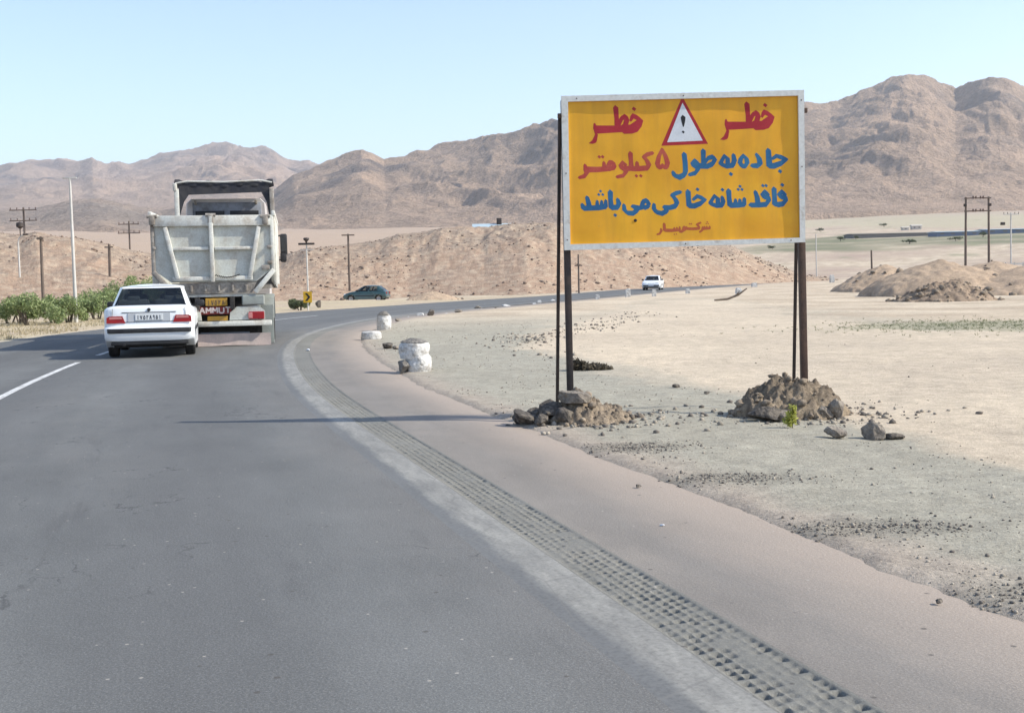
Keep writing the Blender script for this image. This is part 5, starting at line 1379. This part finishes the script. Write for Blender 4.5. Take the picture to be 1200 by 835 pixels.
# ------------------------------------------------------------------ shrubs, grass, weeds
def leafm(name, c1, c2):
    t = NT(name); co = t.n('ShaderNodeTexCoord').outputs['Object']
    a = t.n('ShaderNodeVertexColor', layer_name='tint').outputs['Color']
    col = t.mix(1.0, a, t.ramp(t.noise(co, 3, 3, .6), [(.3, .8), (.7, 1.15)]), 'MULTIPLY')
    p = t.n('ShaderNodeBsdfDiffuse'); t.l(col, p.inputs[0]); tr = t.n('ShaderNodeBsdfTranslucent'); t.l(col, tr.inputs[0])
    mx = t.n('ShaderNodeMixShader'); mx.inputs[0].default_value = .35; t.l(p.outputs[0], mx.inputs[1]); t.l(tr.outputs[0], mx.inputs[2]); t.l(mx.outputs[0], t.out.inputs[0]); return t.m
m_leaf = leafm('leaf', None, None)
m_stem = mat('bark', (0.13, 0.10, 0.075), (0.2, 0.16, 0.12), 4, rough=.95)
def foliage(name, parent, blobs, n, ls, c1, c2, rs, m=None):
    V = []; F = []; C = []
    wts = np.array([b[3] * b[4] for b in blobs]); wts = wts / wts.sum()
    for k in rs.choice(len(blobs), n, p=wts):
        x, y, z, r, h = blobs[k]; d = rs.normal(size=3); d /= np.linalg.norm(d); q = (0.45 + .6 * rs.random()) 
        c = np.array([x, y, z]) + d * [r, r, h] * q
        a = rs.normal(size=3); a /= np.linalg.norm(a); b_ = np.cross(a, rs.normal(size=3)); b_ /= np.linalg.norm(b_); s = ls * (.6 + .8 * rs.random())
        i = len(V); V += [c - a * s, c + b_ * s * .42, c + a * s, c - b_ * s * .42]; F.append([i, i + 1, i + 2, i + 3])
        f = rs.random(); col = np.array(c1) * (1 - f) + np.array(c2) * f; C += [col] * 4
    return tri_mesh(name, np.array(V), np.array(F), m or m_leaf, parent, cols=np.array(C))
def shrub(label, px, py, wpx, top, n, seed, stems=True, c1=(.17, .23, .09), c2=(.38, .43, .22), ls=.10, Y=None, zoff=0):
    rs = np.random.default_rng(seed)
    g = G(px, py) if Y is None else W(px, py, Y)
    sc = g[1] / FPX; z0 = zg(g[0], g[1]); h = (W(px, top, g[1])[2] - z0); wd = wpx * sc * (1.4 if stems else 1)
    t = thing('shrub', label, 'shrub', (g[0], g[1], z0), 0, 'green shrubs along the left verge' if stems else None)
    nb = max(4, int(wd / .55)); blobs = []
    for k in range(nb + 3):
        x = (k / (nb + 2) - .5) * wd * .86 + rs.normal() * .12; e = 1 - .45 * abs(2 * k / (nb + 2) - 1) ** 2
        r = (wd / nb * (.55 + .25 * rs.random())) if stems else wd * .26; hh = h * .24 * (.7 + .6 * rs.random())
        blobs.append((x, rs.normal() * wd * .16, h * (.34 if stems else .3) * e + h * .36 * rs.random() * e + hh * .3, r * (.7 + .6 * rs.random()), hh))
    foliage('foliage', t, blobs, int(n * 3.2), ls * .52, c1, c2, rs)
    s = MB()
    for k in range(4 if stems else 3):
        x = rs.normal() * wd * .18; s.tube([(x * .35, 0, -.08), (x * .8, rs.normal() * .1, h * .3), (x * 1.3, rs.normal() * .15, h * .6)], [.04, .03, .015], 6)
    s.build('stem', m_stem, t); return t
SH = [('shrub at the left edge, behind the pale grass', 10, 379, 44, 344, 900), ('broad shrub below the leftmost power pole', 36, 381, 52, 341, 1300), ('shrub left of the tall white mast', 66, 379, 40, 337, 1000),
      ('low shrub right of the tall white mast', 100, 376, 34, 340, 800), ('shrub rising behind the white saloon car', 128, 372, 44, 331, 1000), ('tallest shrub, between the white saloon and the truck', 160, 366, 52, 321, 1200), ('small bushy shrub between the two leftmost ones', 24, 379, 26, 350, 500), ('low shrub just left of the tall white mast', 80, 378, 28, 347, 500), ('shrub filling the gap right of the mast, beside the white saloon', 114, 374, 30, 338, 600), ('far shrub half hidden by the white saloon roof', 186, 362, 40, 318, 700)]
for k, (lab, px, py, wd, tp, n) in enumerate(SH): shrub(lab, px, py, wd, tp, n, 500 + k, ls=.11)
shrub('small round grey-green bush beside the chevron sign', 352, 364, 19, 345, 1300, 520, stems=False, c1=(.13, .16, .085), c2=(.22, .24, .14), ls=.085, Y=61)
p = W(373.5, 360, 66)
rock('boulder', 'dark brown boulder right of the chevron sign', 'boulder', (p[0], p[1], zg(p[0], p[1]) + .2), (.42, .4, .55), 41, m_tarry)
def tufts(name, label, n, samp, hmin, hmax, c1, c2, seed, wd=.012, lean=.45, cat='grass', blades=5, kind='stuff'):
    rs = np.random.default_rng(seed); V = []; F = []; C = []
    pts = samp(n, rs); zz = ground_z(pts[:, 0], pts[:, 1])[0]
    for (x, y), z in zip(pts, zz):
        h = hmin + (hmax - hmin) * rs.random() ** 1.5; f = rs.random(); col = np.array(c1) * (1 - f) + np.array(c2) * f
        for _ in range(blades):
            a = rs.random() * 6.28; w_ = wd * (.7 + .6 * rs.random()); dx, dy = rs.normal(size=2) * lean * h; ox, oy = rs.normal(size=2) * h * .22
            i = len(V); V += [(x + ox - cos(a) * w_, y + oy - sin(a) * w_, z - .01), (x + ox + cos(a) * w_, y + oy + sin(a) * w_, z - .01), (x + ox + dx, y + oy + dy, z + h * (.7 + .5 * rs.random()))]; F.append([i, i + 1, i + 2]); C += [col * (.85 + .3 * rs.random())] * 3
    o = tri_mesh(name, np.array(V), np.array(F), m_leaf, cols=np.array(C))
    return tag(o, label, cat, kind=kind)
def samp_left(n, rs):
    out = []
    while len(out) < n:
        s = 24 + 27 * rs.random(); d = -8.35 - 15 * rs.random() ** 1.3
        x, y = road_at(s, d)
        if perlin(x * .35, y * .35, 61) < -.25 + .4 * rs.random(): continue
        out.append((float(x), float(y)))
    return np.array(out)
tufts('dry_grass', 'pale dry grass on the verge at the left of the road', 3000, samp_left, .04, .20, (.37, .31, .19), (.47, .40, .27), 31, .010)
def samp_green(n, rs):
    c = G(1160, 381); return np.array([(c[0] + rs.normal() * 2.2, c[1] + rs.normal() * 1.7) for _ in range(n)])
tufts('low_weeds', 'patch of low grey-green weeds in front of the earth mounds at the right', 1100, samp_green, .02, .06, (.20, .215, .125), (.30, .30, .19), 32, .010, .9, 'weeds')
p = G(928, 502); rs = np.random.default_rng(77)
t = thing('weed', 'single bright yellow-green weed at the front of the right heap', 'weed', (p[0], p[1], zg(p[0], p[1])))
foliage('foliage', t, [(0, 0, .10, .05, .09), (.01, 0, .17, .035, .06), (-.02, .01, .06, .06, .05)], 260, .022, (.34, .36, .07), (.52, .52, .16), rs)
s = MB(); s.tube([(0, 0, -.03), (.01, 0, .10), (0, 0, .2)], [.006, .005, .003], 6); s.build('stem', m_stem, t)
p = G(690, 434); t = thing('dry_bush', 'flat dark dried bush lying on the sand right of the left sign post', 'bush', (p[0], p[1], zg(p[0], p[1])))
foliage('twigs', t, [(-.18, 0, .08, .16, .08), (.06, 0, .05, .22, .05), (.26, 0, .03, .12, .03)], 420, .05, (.075, .065, .05), (.14, .12, .09), rs)

# ------------------------------------------------------------------ markers along the bend
m_sack = mat('dirty_white_sack', (0.64, 0.63, 0.60), (0.28, 0.25, 0.215), 8, .50, .70, rough=.85, grain=.14, gscale=25, bump=.9, bscale=7, bdist=.05)
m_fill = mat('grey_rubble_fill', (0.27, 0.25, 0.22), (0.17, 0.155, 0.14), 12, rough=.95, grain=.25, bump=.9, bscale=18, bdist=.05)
def sack(name, label, px, py, wpx, hpx, seed, top=True, z=0.0, cat='sack', squash=1.0, m=None, rz=0):
    g = G(px, py, z) if z == 0 else G(px, py)
    sc = g[1] / FPX; z0 = (zg(g[0], g[1]) if z == 0 else z); wd, h = wpx * sc, hpx * sc
    t = thing(name, label, cat, (g[0], g[1] + wd * .4, z0), rz)
    b = MB(); secs = []
    for k in range(13):
        f = k / 12; r = wd / 2 * (.97 + .06 * sin(pi * f) - .08 * f - (.16 if k == 12 else .05 if k == 11 else 0) + (.0 if k else -.06)); ring = []
        for j in range(28):
            a = 2 * pi * j / 28; q = r * (1 + .06 * float(perlin(cos(a) * 1.5 + seed, sin(a) * 1.5 + f * 2, seed)) + .06 * float(perlin(cos(a) * 3 + seed, sin(a) * 3 + f * 6, seed + 1)))
            ring.append((q * cos(a), q * sin(a) * .92, h * f - (.04 if k == 0 else 0)))
        secs.append(ring)
    b.loft(secs); b.build('cover', m or m_sack, t, 60)
    if top:
        b = MB(); V = []
        for k in range(7):
            f = k / 6; ring = []
            for j in range(20):
                a = 2 * pi * j / 20; q = wd * .46 * (1 - f * .96); ring.append((q * cos(a), q * sin(a) * .9, h * .95 + h * .26 * (1 - (1 - f) ** 2) + .02 * float(perlin(q * 9 * cos(a), q * 9 * sin(a), seed))))
            V.append(ring)
        b.loft(V); b.build('filling', m_fill, t, 60)
    return t
sack('filled_sack', 'large white filled sack, the lower of two stacked on the gravel by the shoulder', 489.5, 436.5, 31, 20, 601, top=False, cat='sack')
g = G(484.5, 436.5); zlow = zg(g[0], g[1]) + 20 * g[1] / FPX - .03
t2 = sack('filled_sack', 'grey-topped drum-shaped sack stacked on top of the lower white one', 485, 436.5, 36, 17, 607, top=True, z=zlow)
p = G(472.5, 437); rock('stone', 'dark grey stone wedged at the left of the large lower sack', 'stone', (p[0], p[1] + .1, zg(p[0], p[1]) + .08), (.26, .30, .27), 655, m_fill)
sack('filled_sack', 'small upright white sack with a grey top farther along the verge', 449.5, 387, 17, 18, 611)
sack('filled_sack', 'flattened white sack lying in front of the small upright one', 434, 398, 24, 9, 613, top=False)
def kerb(label, px, py, wpx, hpx, seed, Y=None, m=None):
    g = G(px, py) if Y is None else W(px, py, Y); sc = g[1] / FPX; rs = np.random.default_rng(seed); w_, h = wpx * sc, hpx * sc; z0 = zg(g[0], g[1])
    b = MB(); b.loft([[(sx * w_ / 2 * k + rs.normal() * w_ * .03, sy * w_ / 2 * k + rs.normal() * w_ * .03, z + rs.normal() * h * .02) for sx, sy in ((-1, -1), (1, -1), (1, 1), (-1, 1))] for k, z in ((1.02, -.06), (.97, h * .5), (.88, h * .94), (.74, h))])
    bmesh.ops.bevel(b.bm, geom=b.bm.edges[:], offset=w_ * .06, segments=2, affect='EDGES'); o = b.build('marker_block', m or m_sack, None, 40); o.location = (g[0], g[1], z0)
    return tag(o, label, 'marker block')
kerb('low white block left of the brown stone on the inside of the bend', 492.5, 369.5, 8, 6, 1)
kerb('white upright block left of the oncoming white car', 736, 348, 6, 9.5, 2)
kerb('white block in front of the oncoming white car', 766.5, 347.5, 5, 8, 3)
kerb('pale grey block on the verge left of the right sign post', 865.5, 344.5, 6.5, 7, 4)
kerb('small white block close to the right sign post, on the road edge', 884, 338.5, 6.5, 5, 5, 118)
kerb('small white block on the verge between the flat pale stone and the sign', 632, 354.5, 5, 5, 7)
kerb('white block just right of the left sign post, on the road edge', 700, 350.5, 5, 6, 8)
kerb('white block right of the oncoming white car, on the road edge', 806, 344.0, 5, 5.5, 9)
kerb('white block at the road edge left of the earth mounds', 975, 329.5, 5, 9, 6, 150)
for k, (lab, px, py, wpx, hpx, m) in enumerate((('brown cone-shaped stone beside the low white block on the bend', 505, 370, 10, 10, m_chunk), ('grey-brown stone on the road edge in the middle of the bend', 561, 361, 11, 6, m_chunk),
        ('pale flat stone on the road edge behind the brown one', 592.5, 358.5, 12, 5, m_sack), ('dark stone on the verge left of the stacked sacks', 454.5, 409, 16, 8, m_tarry), ('low pale stone left of the stacked sacks', 464, 410, 9, 5, m_chunk),
        ('brown stone by the small upright sack', 466, 376, 10, 5, m_chunk), ('low brown stone on the sand at the start of the bend', 538, 366, 12, 4, m_chunk), ('pale stone on the verge below the bend', 626, 356, 8, 4, m_sack), ('white stone just beyond the small upright sack', 478, 371, 6, 4, m_sack), ('pale stone between the cone-shaped stone and the low brown one', 522, 367, 6, 4, m_sack), ('dark stone just before the pale flat one on the bend', 580, 361, 6, 4, m_tarry), ('pale stone on the far road edge near the left sign post', 648, 352, 6, 4, m_sack))):
    g = G(px, py); sc = g[1] / FPX; rock('stone', lab, 'stone', (g[0], g[1], zg(g[0], g[1]) + hpx * sc * .4), (wpx * sc, wpx * sc, hpx * sc * 1.15), 700 + k, m)
# branch on the sand
g = G(858, 353); t = MB(); t.tube([(-.9, 0, .05), (-.2, .1, .10), (.35, .2, .30), (.8, .2, .62)], [.05, .06, .06, .03], 7); t.tube([(.2, .15, .22), (.4, .1, .5)], [.05, .02], 6)
o = t.build('dead_branch', m_stem, None); o.location = (g[0], g[1], zg(g[0], g[1])); tag(o, 'bleached dead branch lying on the sand left of the right sign post', 'branch')

# ------------------------------------------------------------------ earth mounds
E1, E2 = (.50, .372, .258), (.42, .312, .22)
def em(label, px, top, base, x0, x1, Y, seed, peak=.8, rough=.2, skew=(0, 0), c=(E1, E2), dep=1.0, clods=22):
    a = W(px, base, Y); rx = (x1 - x0) / 2 * Y / FPX; cx_ = ((x0 + x1) / 2 - 600) / FPX * Y; g0 = zg(cx_, Y); h = W(px, top, Y)[2] - g0
    return mound('earth_mound', label, 'mound', (cx_, Y), rx, rx * dep, h * 1.32, *c, seed, 110, peak, skew, rough, 'earth heaps at the right' if px > 900 else None, clods=clods, clodsize=.14)
em('smooth brown earth heap at the left end of the row of heaps', 1025, 317.5, 342, 976, 1100, 78, 811, .7, .22)
em('broad brown earth heap in the middle, behind the clods', 1092, 314.5, 352, 1008, 1215, 66, 815, .6, .28, (-.1, 0))
em('pale earth heap right of the broad one', 1150, 315.5, 352, 1055, 1275, 69, 818, .7, .25)
em('earth heap at the right edge of the picture', 1200, 317, 355, 1100, 1340, 64, 822, .7, .25)
em('low dark heap of clods in front of the broad earth heap', 1108, 334, 360, 1052, 1168, 53, 826, .7, .8, (0, 0), ((.40, .30, .215), (.27, .205, .15)), .8, 260)
em('small reddish heap of soil beyond the road, right of the green hatchback', 505, 343, 356, 474, 542, 88, 830, .8, .2)
em('low spread of pale soil right of the reddish heap, beyond the road', 548, 350, 356, 515, 590, 90, 834, .9, .2, (0, 0), ((.54, .42, .30), (.48, .37, .26)), .7)
a = W(1022, 318.5, 79); s = MB(); s.tube([(0, 0, -.4), (-.05, 0, W(1022, 293, 79)[2] - a[2])], [.07, .055], 8); o = s.build('stake', m_woodpole, None); o.location = a; tag(o, 'short dark stake standing on the leftmost earth heap', 'stake')
rock('stone', 'dark lump at the foot of the stake on the leftmost earth heap', 'stone', (a[0] + .35, a[1] - .2, a[2] - .02), (.75, .5, .35), 733, m_tarry)

# ------------------------------------------------------------------ far buildings
m_plast = mat('pale_render', (0.55, 0.52, 0.47), (0.46, 0.43, 0.38), .3, rough=.9); m_bluew = mat('blue_cladding', (0.13, 0.17, 0.26), (0.17, 0.2, 0.28), .2, rough=.6, grain=.04); m_darkw = mat('dark_wall', (0.20, 0.19, 0.18), rough=.9)
m_roofb = mat('pale_blue_roof', (0.42, 0.52, 0.56), (0.36, 0.45, 0.5), .5, rough=.5)
def house(name, label, px0, px1, py, hpx, m, roofm, pitch=.25, nwin=3, dep=.6, Y=None, cat='building'):
    pc = (px0 + px1) / 2; g = hit(pc, py) if Y is None else np.array([*W(pc, py, Y)]); sc = g[1] / FPX; w_ = (px1 - px0) * sc; h = hpx * sc; d = max(3, min(w_ * dep, 14))
    t = thing(name, label, cat, g); b = MB(); b.box((0, d / 2, h / 2 - 1), (w_, d, h + 2)); b.build('wall', m, t, None)
    b = MB(); o = .4
    b.prism([(-w_ / 2 - o, -o, h), (-w_ / 2 - o, d / 2, h + max(.25, h * pitch)), (-w_ / 2 - o, d + o, h), (-w_ / 2 - o, d + o, h - .15), (-w_ / 2 - o, -o, h - .15)], (w_ + 2 * o, 0, 0)); b.build('roof', roofm, t, None)
    for k in range(nwin):
        b = MB(); x = (k + .5) / nwin * w_ - w_ / 2; b.box((x, -.02, h * .55), (w_ / nwin * .35, .06, h * .35)); b.build('window', m_darkw, t, None)
    return t, w_, h
house('farm_shed', 'long low dark shed in the green fields at the right', 1000, 1094, 278, 4.5, m_darkw, m_darkw, .2, 4)
house('farm_shed', 'long blue-walled shed right of the dark one', 1098, 1148, 276.5, 5, m_bluew, m_roofb, .2, 4)
house('farm_shed', 'blue-walled shed at the right edge of the picture', 1156, 1215, 273.5, 5, m_bluew, m_roofb, .2, 4)
house('farm_house', 'small white house above the dark shed', 1069, 1080, 269, 4.5, m_plast, m_plast, .3, 2, cat='house')
house('farm_house', 'tiny white hut left of the small white house', 1058, 1065, 270, 3.2, m_plast, m_plast, .3, 1, cat='house')
t, w_, h = house('farm_building', 'low building with a pale blue roof just behind the crest of the stony hill', 556, 600, 272, 5.5, m_plast, m_roofb, .9, 4, .5, 215)
b = MB(); b.box((w_ * .16, 1.5, h + 1.0), (.9, .9, 1.4), None, .05); b.build('water_tank', m_darksteel, t)
# far trees and hedges in the fields
def far_tree(label, px, py, wpx, hpx, seed, Y=None):
    rs = np.random.default_rng(seed); g = hit(px, py); sc = g[1] / FPX; w_, h = wpx * sc, hpx * sc; t = thing('tree', label, 'tree', g, 0, 'far trees in the green fields')
    foliage('crown', t, [(rs.normal() * w_ * .22, rs.normal() * w_ * .2, h * (.45 + .3 * rs.random()), w_ * .28, h * .26) for _ in range(7)], 420, w_ * .055, (.055, .075, .040), (.10, .12, .065), rs)
    s = MB(); s.tube([(0, 0, -.5), (0, 0, h * .5)], [w_ * .05, w_ * .03], 6); s.build('trunk', m_stem, t)
for k, (lab, px, py, wpx, hpx) in enumerate((('round far tree left of the long dark shed', 985, 283, 10, 6), ('far tree in front of the dark shed', 1066, 286, 14, 6), ('dark far tree between the two blue sheds', 1152, 278, 12, 7), ('far tree before the left end of the dark shed', 1003, 281, 8, 5),
        ('far tree below the first blue shed', 1120, 283, 12, 5), ('small far tree left of the right sign post', 905, 292, 9, 5), ('small far tree above the green band by the sign', 962, 272, 9, 5), ('pale far tree on the slope above the dark shed', 1036, 266, 9, 5))): far_tree(lab, px, py, wpx, hpx, 900 + k)
# rail fence at the right edge
a, b_ = W(1168, 315, 140), W(1240, 311, 140); t = thing('rail_fence', 'low pale rail fence behind the earth heaps at the right edge', 'fence', a); L = b_[0] - a[0]
for k in range(8):
    s = MB(); s.box((L * k / 7, 0, .0), (.12, .12, 1.5)); s.build('post', m_palepole, t, None)
for rz_ in (.55, .1):
    s = MB(); s.box((L / 2, -.09, rz_), (L, .05, .14)); s.build('rail', m_palepole, t, None)
for o in bpy.data.objects:
    if o.type == 'MESH' and o.parent is None and o.name.startswith('rail_fence'): pass
